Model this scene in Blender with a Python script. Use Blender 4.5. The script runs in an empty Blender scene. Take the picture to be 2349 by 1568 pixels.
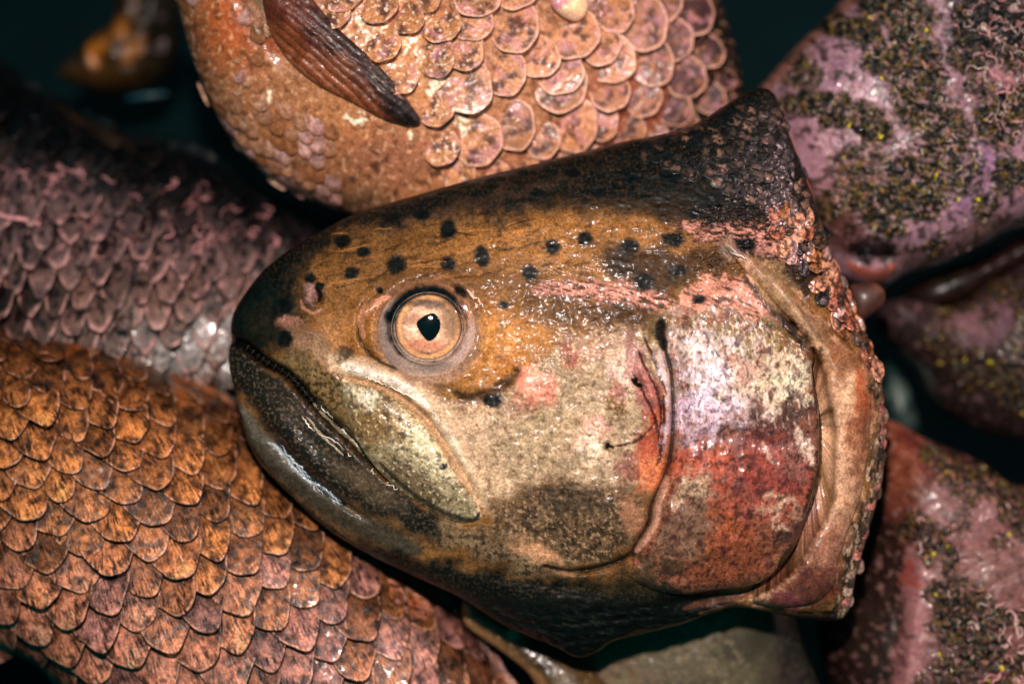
import bpy, math, random
import numpy as np

# ------------------------------------------------------------------ units
# Everything is laid out in tenths of a millimetre (u); S turns it to metres.
S = 1e-4
D = 5000.0            # camera height above the u-plane z=0 (0.5 m)
CX, CY = 1174.0, 784.0
rng = np.random.default_rng(7)
random.seed(7)
scene = bpy.context.scene

# ------------------------------------------------------------------ camera
cam_d = bpy.data.cameras.new('camera')
cam = bpy.data.objects.new('camera', cam_d)
scene.collection.objects.link(cam)
cam.location = (0, 0, D * S)
cam_d.sensor_width = 36.0
cam_d.lens = 36.0 * D / 2348.0
cam_d.clip_start = 0.01
cam_d.clip_end = 20.0
cam_d.dof.use_dof = True
cam_d.dof.focus_distance = (D - 150) * S
cam_d.dof.aperture_fstop = 4.0
cam_d.dof.aperture_blades = 7
scene.camera = cam

# ------------------------------------------------------------------ world + lamps
world = bpy.data.worlds.new('World')
scene.world = world
world.use_nodes = True
bg = world.node_tree.nodes['Background']
bg.inputs[0].default_value = (0.0, 0.50, 0.58, 1)
bg.inputs[1].default_value = 0.16

def area(name, loc, aim, size, power, col):
    d = bpy.data.lights.new(name, 'AREA')
    d.shape = 'DISK'; d.size = size; d.energy = power; d.color = col
    o = bpy.data.objects.new(name, d)
    scene.collection.objects.link(o)
    o.location = loc
    from mathutils import Vector
    v = Vector(aim) - Vector(loc)
    o.rotation_euler = v.to_track_quat('-Z', 'Y').to_euler()
    return o
area('key_lamp', (-0.015, 0.125, 0.50), (0.0, -0.005, 0), 0.02, 0.39, (1.0, 0.85, 0.78)).data.spread = math.radians(62)
area('rim_lamp', (0.42, 0.30, 0.30), (0.03, 0.0, 0), 0.05, 1.3, (1.0, 0.62, 0.60))

vs = scene.view_settings
vs.view_transform = 'Standard'
vs.look = 'None'
vs.exposure = 0.0
vs.gamma = 1.0
vs.use_curve_mapping = False
scene.render.resolution_x = 1024
scene.render.resolution_y = 683

# ------------------------------------------------------------------ maths helpers
def lin(r, g, b):
    c = np.array([r, g, b], float) / 255.0
    return np.where(c <= 0.04045, c / 12.92, ((c + 0.055) / 1.055) ** 2.4)

def sstep(a, b, x):
    t = np.clip((x - a) / (b - a), 0, 1)
    return t * t * (3 - 2 * t)

_perm = np.random.default_rng(3).permutation(4096)
_grad = np.random.default_rng(4).uniform(0, 2 * np.pi, 4096)
_gx, _gy = np.cos(_grad), np.sin(_grad)
def perlin(x, y, seed=0):
    xi = np.floor(x).astype(np.int64); yi = np.floor(y).astype(np.int64)
    xf = x - xi; yf = y - yi
    u = xf * xf * xf * (xf * (xf * 6 - 15) + 10)
    v = yf * yf * yf * (yf * (yf * 6 - 15) + 10)
    def g(ix, iy, dx, dy):
        h = _perm[(_perm[(ix + seed * 131) & 4095] + iy + seed * 17) & 4095]
        return _gx[h] * dx + _gy[h] * dy
    a = g(xi, yi, xf, yf); b = g(xi + 1, yi, xf - 1, yf)
    c = g(xi, yi + 1, xf, yf - 1); d = g(xi + 1, yi + 1, xf - 1, yf - 1)
    return 1.5 * ((a + (b - a) * u) + ((c + (d - c) * u) - (a + (b - a) * u)) * v)

def fbm(x, y, size, octv=4, seed=0, gain=0.55):
    s = 0; a = 1.0; t = 0
    x = np.asarray(x, float) / size + 57.3; y = np.asarray(y, float) / size + 31.7
    for k in range(octv):
        s = s + a * perlin(x, y, seed + k * 7); t += a
        a *= gain; x = x * 2.03 + 5.1; y = y * 2.03 + 9.2
    return s / t * 1.6

def spline(pts, n=8, closed=False):
    p = np.array(pts, float)
    out = []
    N = len(p)
    for i in range(N if closed else N - 1):
        if closed:
            p0, p1, p2, p3 = p[i - 1], p[i], p[(i + 1) % N], p[(i + 2) % N]
        else:
            p0 = p[max(i - 1, 0)]; p1 = p[i]; p2 = p[i + 1]; p3 = p[min(i + 2, N - 1)]
        for t in np.linspace(0, 1, n, endpoint=False):
            out.append(0.5 * ((2 * p1) + (-p0 + p2) * t + (2 * p0 - 5 * p1 + 4 * p2 - p3) * t * t + (-p0 + 3 * p1 - 3 * p2 + p3) * t ** 3))
    if not closed: out.append(p[-1])
    return np.array(out)

def seg_dist(x, y, pts, closed=False):
    """distance, nearest point, and running parameter along a polyline"""
    best = np.full(x.shape, 1e18); nx = np.zeros(x.shape); ny = np.zeros(x.shape); tt = np.zeros(x.shape)
    n = len(pts); m = n if closed else n - 1
    for i in range(m):
        ax, ay = pts[i]; bx, by = pts[(i + 1) % n]
        dx, dy = bx - ax, by - ay; L = dx * dx + dy * dy + 1e-12
        t = np.clip(((x - ax) * dx + (y - ay) * dy) / L, 0, 1)
        qx = ax + t * dx; qy = ay + t * dy
        d = (x - qx) ** 2 + (y - qy) ** 2
        k = d < best
        best = np.where(k, d, best); nx = np.where(k, qx, nx); ny = np.where(k, qy, ny); tt = np.where(k, (i + t) / m, tt)
    return np.sqrt(best), nx, ny, tt

def inside(x, y, poly):
    r = np.zeros(x.shape, bool); n = len(poly)
    for i in range(n):
        x1, y1 = poly[i]; x2, y2 = poly[(i + 1) % n]
        if y1 == y2: continue
        c = ((y1 > y) != (y2 > y)) & (x < (x2 - x1) * (y - y1) / (y2 - y1) + x1)
        r ^= c
    return r

def bil(G, gx, gy):
    h, w = G.shape
    gx = np.clip(gx, 0, w - 1.001); gy = np.clip(gy, 0, h - 1.001)
    i = gx.astype(int); j = gy.astype(int); fx = gx - i; fy = gy - j
    return (G[j, i] * (1 - fx) + G[j, i + 1] * fx) * (1 - fy) + (G[j + 1, i] * (1 - fx) + G[j + 1, i + 1] * fx) * fy

# ------------------------------------------------------------------ painting surface colour, some sheen and shade included
class Paint:
    def __init__(s, x, y, base):
        s.x, s.y = x, y
        s.n1 = fbm(x, y, 70, 4, 1); s.n2 = fbm(x, y, 22, 4, 2); s.n3 = fbm(x, y, 7, 3, 3)
        w1 = fbm(x, y, 60, 4, 11); w2 = fbm(x, y, 60, 4, 12)
        s.wx = x + 22 * w1; s.wy = y + 22 * w2
        s.c = np.empty(x.shape + (3,)); s.c[:] = base
    def mix(s, m, col):
        s.c += m[..., None] * (np.asarray(col) - s.c)
        return m
    def ell(s, cx, cy, rx, ry, col, a=1.0, soft=.5, rot=0, rough=.35, warp=1.0):
        X = s.x + (s.wx - s.x) * warp - cx; Y = s.y + (s.wy - s.y) * warp - cy
        R = max(rx, ry) * (1 + soft) * 1.6 + 30
        k = (np.abs(X) < R) & (np.abs(Y) < R)
        if not k.any(): return None
        X = X[k]; Y = Y[k]
        ct, st = math.cos(math.radians(rot)), math.sin(math.radians(rot))
        u = (X * ct + Y * st) / rx; v = (-X * st + Y * ct) / ry
        q = np.sqrt(u * u + v * v) + rough * (0.6 * s.n2[k] + 0.5 * s.n3[k])
        m = a * (1 - sstep(1 - soft, 1 + soft, q))
        s.c[k] += m[:, None] * (np.asarray(col) - s.c[k])
    def zone(s, poly, col, a=1.0, soft=30, rough=20):
        P = np.array(poly, float)
        k = (s.x > P[:, 0].min() - 2 * soft - rough) & (s.x < P[:, 0].max() + 2 * soft + rough) & (s.y > P[:, 1].min() - 2 * soft - rough) & (s.y < P[:, 1].max() + 2 * soft + rough)
        m = np.zeros(s.x.shape)
        if k.any():
            d, _, _, _ = seg_dist(s.wx[k], s.wy[k], P, True)
            sd = np.where(inside(s.wx[k], s.wy[k], P), d, -d) + rough * (0.7 * s.n2[k] + 0.5 * s.n3[k])
            m[k] = a * sstep(-soft, soft, sd)
            s.c += m[..., None] * (np.asarray(col) - s.c)
        return m
    def stroke(s, pts, w, col, a=1.0, soft=.5, rough=.4, taper=True, warp=0.25):
        P = spline(pts, 6)
        k = (s.x > P[:, 0].min() - 3 * w) & (s.x < P[:, 0].max() + 3 * w) & (s.y > P[:, 1].min() - 3 * w) & (s.y < P[:, 1].max() + 3 * w)
        if not k.any(): return
        x = s.x[k]; y = s.y[k]
        d, _, _, t = seg_dist(x + (s.wx[k] - x) * warp, y + (s.wy[k] - y) * warp, P)
        ww = w * (0.35 + 0.65 * np.sin(np.pi * np.clip(t, 0, 1)) ** 0.5) if taper else w
        q = d / ww + rough * (0.5 * s.n2[k] + 0.5 * s.n3[k])
        m = a * (1 - sstep(1 - soft, 1 + soft, q))
        s.c[k] += m[:, None] * (np.asarray(col) - s.c[k])
    def speck(s, mask, col, size, thr, a=1.0, seed=20, stretch=(1, 1), rot=0):
        ct, st = math.cos(math.radians(rot)), math.sin(math.radians(rot))
        u = (s.x * ct + s.y * st) / stretch[0]; v = (-s.x * st + s.y * ct) / stretch[1]
        n = fbm(u, v, size, 3, seed)
        m = a * np.clip(mask, 0, 1) * sstep(thr, thr + 0.22, n)
        s.c += m[..., None] * (np.asarray(col) - s.c)
    def mell(s, cx, cy, rx, ry, soft=.5, rot=0):
        ct, st = math.cos(math.radians(rot)), math.sin(math.radians(rot))
        X = s.wx - cx; Y = s.wy - cy
        q = np.sqrt(((X * ct + Y * st) / rx) ** 2 + ((-X * st + Y * ct) / ry) ** 2)
        return 1 - sstep(1 - soft, 1 + soft, q)

# ------------------------------------------------------------------ objects
def put(co, k=None):
    """u coordinates (x right, y down, z up) -> metres"""
    o = np.empty_like(co)
    o[:, 0] = (co[:, 0] - CX) * S; o[:, 1] = (CY - co[:, 1]) * S; o[:, 2] = co[:, 2] * S
    return o

def mesh_obj(name, co, faces, mat, parent=None, col=None, suv=None, origin=None, smooth=True, zref=None):
    """faces: int array (n,3|4) or list of such arrays"""
    if not isinstance(faces, list): faces = [faces]
    faces = [f for f in faces if len(f)]
    if zref is not None:       # the thing lies zref above/below z=0: keep its real place under the lens
        f = (D - zref) / D
        co = co.copy(); co[:, 0] = CX + (co[:, 0] - CX) * f; co[:, 1] = CY + (co[:, 1] - CY) * f
    P = put(co)
    o0 = np.zeros(3)
    if parent is not None: o0 = np.array(parent['_loc'])
    elif origin is not None: o0 = np.array(origin)
    P = P - o0
    me = bpy.data.meshes.new(name)
    me.vertices.add(len(P)); me.vertices.foreach_set('co', P.astype(np.float32).ravel())
    loops = np.concatenate([f.ravel() for f in faces]).astype(np.int32)
    tot = np.concatenate([np.full(len(f), f.shape[1]) for f in faces]).astype(np.int32)
    start = np.concatenate([[0], np.cumsum(tot)[:-1]]).astype(np.int32)
    me.loops.add(len(loops)); me.loops.foreach_set('vertex_index', loops)
    me.polygons.add(len(tot)); me.polygons.foreach_set('loop_start', start)
    me.polygons.foreach_set('loop_total', tot)
    me.polygons.foreach_set('use_smooth', np.full(len(tot), smooth))
    if col is not None:
        col = np.clip(col, 0, 1); col = col * (1.45 * (col @ np.array([.3, .55, .15]))[:, None] ** .36 * 1.12)
        col = col - .0 * ((col @ np.array([.3, .55, .15]))[:, None] - col)
        a = me.color_attributes.new('Col', 'FLOAT_COLOR', 'POINT')
        c4 = np.ones((len(P), 4), np.float32); c4[:, :3] = np.clip(col, 0, 1)
        a.data.foreach_set('color', c4.ravel())
    if suv is not None:
        a = me.attributes.new('suv', 'FLOAT_VECTOR', 'POINT')
        a.data.foreach_set('vector', suv.astype(np.float32).ravel())
    me.update(calc_edges=True); me.validate()
    o = bpy.data.objects.new(name, me)
    me.materials.append(mat)
    scene.collection.objects.link(o)
    if parent is not None: o.parent = parent
    else: o.location = o0
    return o

def thing(name, label, cat, loc, group=None):
    o = bpy.data.objects.new(name, None)
    scene.collection.objects.link(o)
    f = (D - loc[2]) / D
    p = ((loc[0] - CX) * S * f, (CY - loc[1]) * S * f, loc[2] * S)
    o.location = p; o['_loc'] = p
    o.empty_display_size = 0.01
    o['label'] = label; o['category'] = cat
    if group: o['group'] = group
    return o

# ------------------------------------------------------------------ inflated solids
class Solid:
    """A rounded solid over an outline: height = inflated outline (+ tilt + detail)."""
    def __init__(s, outline, zedge, H, p=0.5, tilt=(0, 0, 0, 0), detail=None, smooth=6, rnd=None):
        s.poly = spline(outline, smooth, True) if smooth else np.array(outline, float)
        s.zedge, s.H, s.p, s.tilt, s.detail, s.rnd = zedge, H, p, tilt, detail, rnd
        lo = s.poly.min(0); hi = s.poly.max(0); s.lo, s.hi = lo, hi
        n = 96; h = max(hi - lo) / n; s.h = h
        s.gx0, s.gy0 = lo[0] - 3 * h, lo[1] - 3 * h
        w = int((hi[0] - lo[0]) / h) + 7; hh = int((hi[1] - lo[1]) / h) + 7
        X, Y = np.meshgrid(s.gx0 + np.arange(w) * h, s.gy0 + np.arange(hh) * h)
        ins = inside(X, Y, s.poly)
        d, _, _, _ = seg_dist(X, Y, s.poly, True)
        # Poisson inflation by over-relaxation
        u = np.where(ins, d * d * 0 + d * h * 8, 0.0)
        par = (np.add.outer(np.arange(hh), np.arange(w)) % 2).astype(bool)
        om = 2 / (1 + math.pi / n)
        for it in range(260):
            for q in (par, ~par):
                nb = np.zeros_like(u)
                nb[1:-1, 1:-1] = (u[:-2, 1:-1] + u[2:, 1:-1] + u[1:-1, :-2] + u[1:-1, 2:] + h * h) / 4
                k = q & ins
                u[k] += om * (nb[k] - u[k])
        s.umax = u.max()
        g = np.where(ins, u / np.maximum(d, h * .35), np.nan)
        for it in range(6):          # extrapolate outwards
            bad = np.isnan(g)
            pad = np.pad(g, 1, constant_values=np.nan)
            st = np.stack([pad[:-2, 1:-1], pad[2:, 1:-1], pad[1:-1, :-2], pad[1:-1, 2:]])
            cnt = (~np.isnan(st)).sum(0); sm = np.nansum(st, 0)
            g = np.where(bad & (cnt > 0), sm / np.maximum(cnt, 1), g)
        s.g = np.nan_to_num(g, nan=0.0)
    def dist(s, x, y):
        d, nx, ny, _ = seg_dist(x, y, s.poly, True)
        return np.where(inside(x, y, s.poly), d, -d), nx, ny
    def base(s, x, y, d=None):
        if d is None: d, _, _ = s.dist(x, y)
        dd = np.maximum(d, 0)
        if s.rnd:
            t = np.clip(1 - dd / s.rnd, 0, 1)
            q = np.sqrt(np.maximum(0, 1 - t * t))
            g = bil(s.g, (x - s.gx0) / s.h, (y - s.gy0) / s.h)
            q2 = np.clip(g * dd / s.umax, 0, 1) ** s.p
            q = 0.55 * q + 0.45 * q2
        else:
            g = bil(s.g, (x - s.gx0) / s.h, (y - s.gy0) / s.h)
            q = np.clip(g * dd / s.umax, 0, 1) ** s.p
        z = s.zedge + s.H * q
        tx, ty, t0x, t0y = s.tilt
        return z + tx * (x - t0x) + ty * (y - t0y)
    def height(s, x, y, d=None):
        z = s.base(x, y, d)
        if s.detail is not None: z = z + s.detail(x, y)
        return z
    def build(s, name, step, mat, parent, colfn, thick=None, zref=0, clip=True):
        lo, hi = s.lo.copy(), s.hi.copy()
        if clip:      # what lies far outside the picture is not needed
            lo = np.maximum(lo, (-130, -130)); hi = np.minimum(hi, (2480, 1700))
        nx = int((hi[0] - lo[0]) / step) + 3; ny = int((hi[1] - lo[1]) / step) + 3
        X, Y = np.meshgrid(lo[0] - step + np.arange(nx) * step, lo[1] - step + np.arange(ny) * step)
        ins = inside(X, Y, s.poly)
        cell = ins[:-1, :-1] | ins[1:, :-1] | ins[:-1, 1:] | ins[1:, 1:]
        use = np.zeros_like(ins)
        use[:-1, :-1] |= cell; use[1:, :-1] |= cell; use[:-1, 1:] |= cell; use[1:, 1:] |= cell
        idx = np.full(ins.shape, -1); idx[use] = np.arange(use.sum())
        x = X[use]; y = Y[use]; i_in = ins[use]
        d, qx, qy = s.dist(x, y)
        x = np.where(i_in, x, qx); y = np.where(i_in, y, qy); d = np.where(i_in, d, 0)
        z = s.height(x, y, d)
        jj, ii = np.nonzero(cell)
        F = np.stack([idx[jj, ii], idx[jj + 1, ii], idx[jj + 1, ii + 1], idx[jj, ii + 1]], 1)
        co = np.stack([x, y, z], 1)
        col = colfn(x, y)
        # closing underside
        e = np.concatenate([F[:, [0, 1]], F[:, [1, 2]], F[:, [2, 3]], F[:, [3, 0]]])
        key = np.minimum(e[:, 0], e[:, 1]).astype(np.int64) * len(x) + np.maximum(e[:, 0], e[:, 1])
        _, inv, cnt = np.unique(key, return_inverse=True, return_counts=True)
        be = e[cnt[inv] == 1]
        bv = np.unique(be); mp = np.full(len(x), -1); mp[bv] = np.arange(len(bv))
        T = thick if thick else s.H * 0.9
        cen = co[bv].mean(0)
        levels = [(0.03, .45), (0.15, .8), (0.45, .97), (0.9, 1.0)]
        allco = [co]; allc = [col]; Fs = [F]; prev = bv; off = len(co)
        bm = np.full(len(x), -1)
        prevmap = np.arange(len(x))
        for sh, dz in levels:
            r = co[bv].copy(); r[:, :2] += (cen[:2] - r[:, :2]) * sh; r[:, 2] -= T * dz
            allco.append(r); allc.append(col[bv])
            newmap = np.full(len(x), -1); newmap[bv] = off + np.arange(len(bv))
            Fs.append(np.stack([prevmap[be[:, 1]], prevmap[be[:, 0]], newmap[be[:, 0]], newmap[be[:, 1]]], 1))
            prevmap = newmap; off += len(bv)
        allco.append(np.array([[cen[0], cen[1], cen[2] - T]])); allc.append(col[bv[:1]])
        tri = np.stack([prevmap[be[:, 1]], prevmap[be[:, 0]], np.full(len(be), off)], 1)
        o = mesh_obj(name, np.concatenate(allco), [np.concatenate(Fs), tri], mat, parent, np.concatenate(allc), zref=zref)
        return o

# ------------------------------------------------------------------ materials
def skin_mat(name, rough=.32, spec=.5, coat=.25, bump=.25, grain=.35, fine=2000, mid=500, midamt=.25, stri=0.0, rvar=.15, coatr=.12, sss=0.0, metal=0, film=.35):
    m = bpy.data.materials.new(name); m.use_nodes = True
    nt = m.node_tree; N = nt.nodes; L = nt.links
    b = N['Principled BSDF']
    at = N.new('ShaderNodeAttribute'); at.attribute_name = 'Col'
    tc = N.new('ShaderNodeTexCoord')
    def noise(scale, det=2, vec=None, rough_=.6):
        n = N.new('ShaderNodeTexNoise'); n.inputs['Scale'].default_value = scale
        n.inputs['Detail'].default_value = det; n.inputs['Roughness'].default_value = rough_
        L.new(vec if vec is not None else tc.outputs['Object'], n.inputs['Vector']); return n
    nf = noise(fine, 2); nm = noise(mid, 4)
    def mr(src, a, b_, c, d):
        r = N.new('ShaderNodeMapRange'); r.inputs[1].default_value = a; r.inputs[2].default_value = b_
        r.inputs[3].default_value = c; r.inputs[4].default_value = d
        L.new(src, r.inputs[0]); return r.outputs[0]
    def mul(a, b_):
        k = N.new('ShaderNodeMath'); k.operation = 'MULTIPLY'; L.new(a, k.inputs[0]); L.new(b_, k.inputs[1]); return k.outputs[0]
    def add(a, b_):
        k = N.new('ShaderNodeMath'); k.operation = 'ADD'; L.new(a, k.inputs[0]); L.new(b_, k.inputs[1]); return k.outputs[0]
    grain = min(.8, grain * 1.15)
    g = mul(mr(nf.outputs[0], .32, .68, 1 - grain, 1 + grain), mr(nm.outputs[0], .3, .7, 1 - midamt, 1 + midamt))
    hgt = None
    if stri:
        sa = N.new('ShaderNodeAttribute'); sa.attribute_name = 'suv'
        sx = N.new('ShaderNodeSeparateXYZ'); L.new(sa.outputs['Vector'], sx.inputs[0])
        # fan lines radiating from the hidden root of the scale
        def addc(s_, c):
            k = N.new('ShaderNodeMath'); k.operation = 'ADD'; L.new(s_, k.inputs[0]); k.inputs[1].default_value = c; return k.outputs[0]
        ax = addc(sx.outputs[0], .55); ay = addc(sx.outputs[1], .55)
        an = N.new('ShaderNodeMath'); an.operation = 'ARCTAN2'; L.new(ay, an.inputs[0]); L.new(ax, an.inputs[1])
        rd2 = add(mul(ax, ax), mul(ay, ay))
        rd = N.new('ShaderNodeMath'); rd.operation = 'SQRT'; L.new(rd2, rd.inputs[0])
        cx = N.new('ShaderNodeCombineXYZ')
        k1 = N.new('ShaderNodeMath'); k1.operation = 'MULTIPLY'; L.new(an.outputs[0], k1.inputs[0]); k1.inputs[1].default_value = 17
        k2 = N.new('ShaderNodeMath'); k2.operation = 'MULTIPLY'; L.new(rd.outputs[0], k2.inputs[0]); k2.inputs[1].default_value = 3.2
        k3 = N.new('ShaderNodeMath'); k3.operation = 'MULTIPLY'; L.new(sx.outputs[2], k3.inputs[0]); k3.inputs[1].default_value = 37
        L.new(k1.outputs[0], cx.inputs[0]); L.new(k2.outputs[0], cx.inputs[1]); L.new(k3.outputs[0], cx.inputs[2])
        ns = noise(1.0, 3, cx.outputs[0], .65)
        nb = noise(330, 3)      # blotches decide where the lines are dark
        line = mr(ns.outputs[0], .44, .56, 0, 1)
        blot = mr(nb.outputs[0], .36, .58, 1 - .15 * stri, 1 - .92 * stri)
        # g *= mix(1, blot, 1-line)
        inv = mr(line, 0, 1, 1, 0)
        d_ = mul(inv, mr(blot, 0, 1, 1, 0))
        g = mul(g, mr(d_, 0, 1, 1, 0))
        hgt = line
    vm = N.new('ShaderNodeVectorMath'); vm.operation = 'SCALE'
    L.new(at.outputs['Color'], vm.inputs[0]); L.new(g, vm.inputs['Scale'])
    L.new(vm.outputs[0], b.inputs['Base Color'])
    L.new(mr(nm.outputs[0], .3, .7, max(.03, rough - rvar), rough + rvar), b.inputs['Roughness'])
    b.inputs['Specular IOR Level'].default_value = spec
    b.inputs['Coat Weight'].default_value = coat
    b.inputs['Coat Roughness'].default_value = coatr
    b.inputs['Metallic'].default_value = metal
    if sss:
        b.inputs['Subsurface Weight'].default_value = sss
        b.inputs['Subsurface Radius'].default_value = (1, .4, .2)
        b.inputs['Subsurface Scale'].default_value = 0.002
    bp = N.new('ShaderNodeBump'); bp.inputs['Strength'].default_value = bump; bp.inputs['Distance'].default_value = 0.0004
    h = add(mul(nf.outputs[0], mr(nf.outputs[0], -10, 10, .35, .35)), nm.outputs[0])
    if hgt is not None: h = add(h, mr(hgt, 0, 1, 0, .35 * stri))
    L.new(h, bp.inputs['Height']); L.new(bp.outputs[0], b.inputs['Normal'])
    b2 = N.new('ShaderNodeBump'); b2.inputs['Strength'].default_value = film; b2.inputs['Distance'].default_value = 0.0006
    L.new(noise(170, 3).outputs[0], b2.inputs['Height']); L.new(b2.outputs[0], b.inputs['Coat Normal'])
    return m

M_head = skin_mat('wet_trout_skin', rough=.5, spec=.17, coat=.13, coatr=.16, bump=.12, grain=.32, mid=700, midamt=.2, film=.2)
M_bone = skin_mat('pearly_gill_plate', rough=.42, coat=.4, coatr=.15, bump=.15, grain=.3, mid=700, midamt=.25)
M_flesh = skin_mat('wet_flesh', rough=.36, coat=.25, bump=.18, grain=.28, mid=400, midamt=.12)
M_dull = skin_mat('dull_flesh', rough=.6, spec=.3, coat=.03, bump=.15, grain=.28, mid=400, midamt=.12)
M_scale_o = skin_mat('orange_scale', rough=.38, coat=.2, bump=.45, grain=.38, stri=1.0, mid=700, midamt=.28)
M_scale_p = skin_mat('pink_round_scale', rough=.44, coat=.12, bump=.09, grain=.28, stri=.22, mid=500, midamt=.2)
M_scale_d = skin_mat('mauve_scale', rough=.4, coat=.25, bump=.4, grain=.35, stri=.35, mid=450, midamt=.35)
M_scale_n = skin_mat('nape_scale', rough=.38, coat=.15, bump=.2, grain=.4, mid=800, midamt=.3)
M_scale_w = skin_mat('wet_scale', rough=.3, coat=.6, coatr=.08, bump=.35, grain=.45, mid=1100, midamt=.4, film=.8)
M_fish = skin_mat('carp_skin', rough=.42, coat=.3, bump=.14, grain=.22, mid=500, midamt=.22)
M_mott = skin_mat('mottled_skin', rough=.42, coat=.2, bump=.3, grain=.3, mid=420, midamt=.2)
M_fleck = skin_mat('skin_fleck', rough=.45, coat=.08, bump=.2, grain=.35)
M_glint = skin_mat('glint_thread', rough=.12, spec=.8, coat=.8, bump=.05, grain=.15, coatr=.05)  # glossy pale tubes that stand in for specular glints
M_fin = skin_mat('fin_skin', rough=.5, coat=.08, bump=.15, grain=.3)
M_eye = skin_mat('eye_surface', rough=.22, coat=.4, bump=.12, grain=.3, fine=2800, mid=900, midamt=.15)

M_iris = skin_mat('iris_surface', rough=.55, spec=.2, coat=0, bump=.1, grain=.3, mid=900, midamt=.15)
def plain(name, col, rough, spec=.5):
    m = bpy.data.materials.new(name); m.use_nodes = True
    b = m.node_tree.nodes['Principled BSDF']
    b.inputs['Base Color'].default_value = (*col, 1); b.inputs['Roughness'].default_value = rough
    b.inputs['Specular IOR Level'].default_value = spec
    return m
M_pupil = plain('pupil_black', (0.0015, 0.004, 0.005), .06, .6)
M_table = bpy.data.materials.new('wet_dark_tray'); M_table.use_nodes = True
_n = M_table.node_tree; _b = _n.nodes['Principled BSDF']
_t = _n.nodes.new('ShaderNodeTexNoise'); _t.inputs['Scale'].default_value = 60
_c = _n.nodes.new('ShaderNodeTexCoord'); _n.links.new(_c.outputs['Object'], _t.inputs['Vector'])
_r = _n.nodes.new('ShaderNodeValToRGB'); _r.color_ramp.elements[0].color = (.0002, .006, .007, 1); _r.color_ramp.elements[1].color = (.0004, .014, .017, 1)
_n.links.new(_t.outputs[0], _r.inputs[0]); _n.links.new(_r.outputs[0], _b.inputs['Base Color'])
_b.inputs['Roughness'].default_value = .7; _b.inputs['Specular IOR Level'].default_value = .05
M_cornea = bpy.data.materials.new('clear_cornea'); M_cornea.use_nodes = True
_n = M_cornea.node_tree
for q in list(_n.nodes):
    if q.type != 'OUTPUT_MATERIAL': _n.nodes.remove(q)
_o = [q for q in _n.nodes if q.type == 'OUTPUT_MATERIAL'][0]
_tr = _n.nodes.new('ShaderNodeBsdfTransparent'); _gl = _n.nodes.new('ShaderNodeBsdfGlossy'); _gl.inputs['Roughness'].default_value = .04
_fr = _n.nodes.new('ShaderNodeFresnel'); _fr.inputs[0].default_value = 1.36
_mx = _n.nodes.new('ShaderNodeMixShader')
_n.links.new(_fr.outputs[0], _mx.inputs[0]); _n.links.new(_tr.outputs[0], _mx.inputs[1]); _n.links.new(_gl.outputs[0], _mx.inputs[2]); _n.links.new(_mx.outputs[0], _o.inputs[0])

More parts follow.
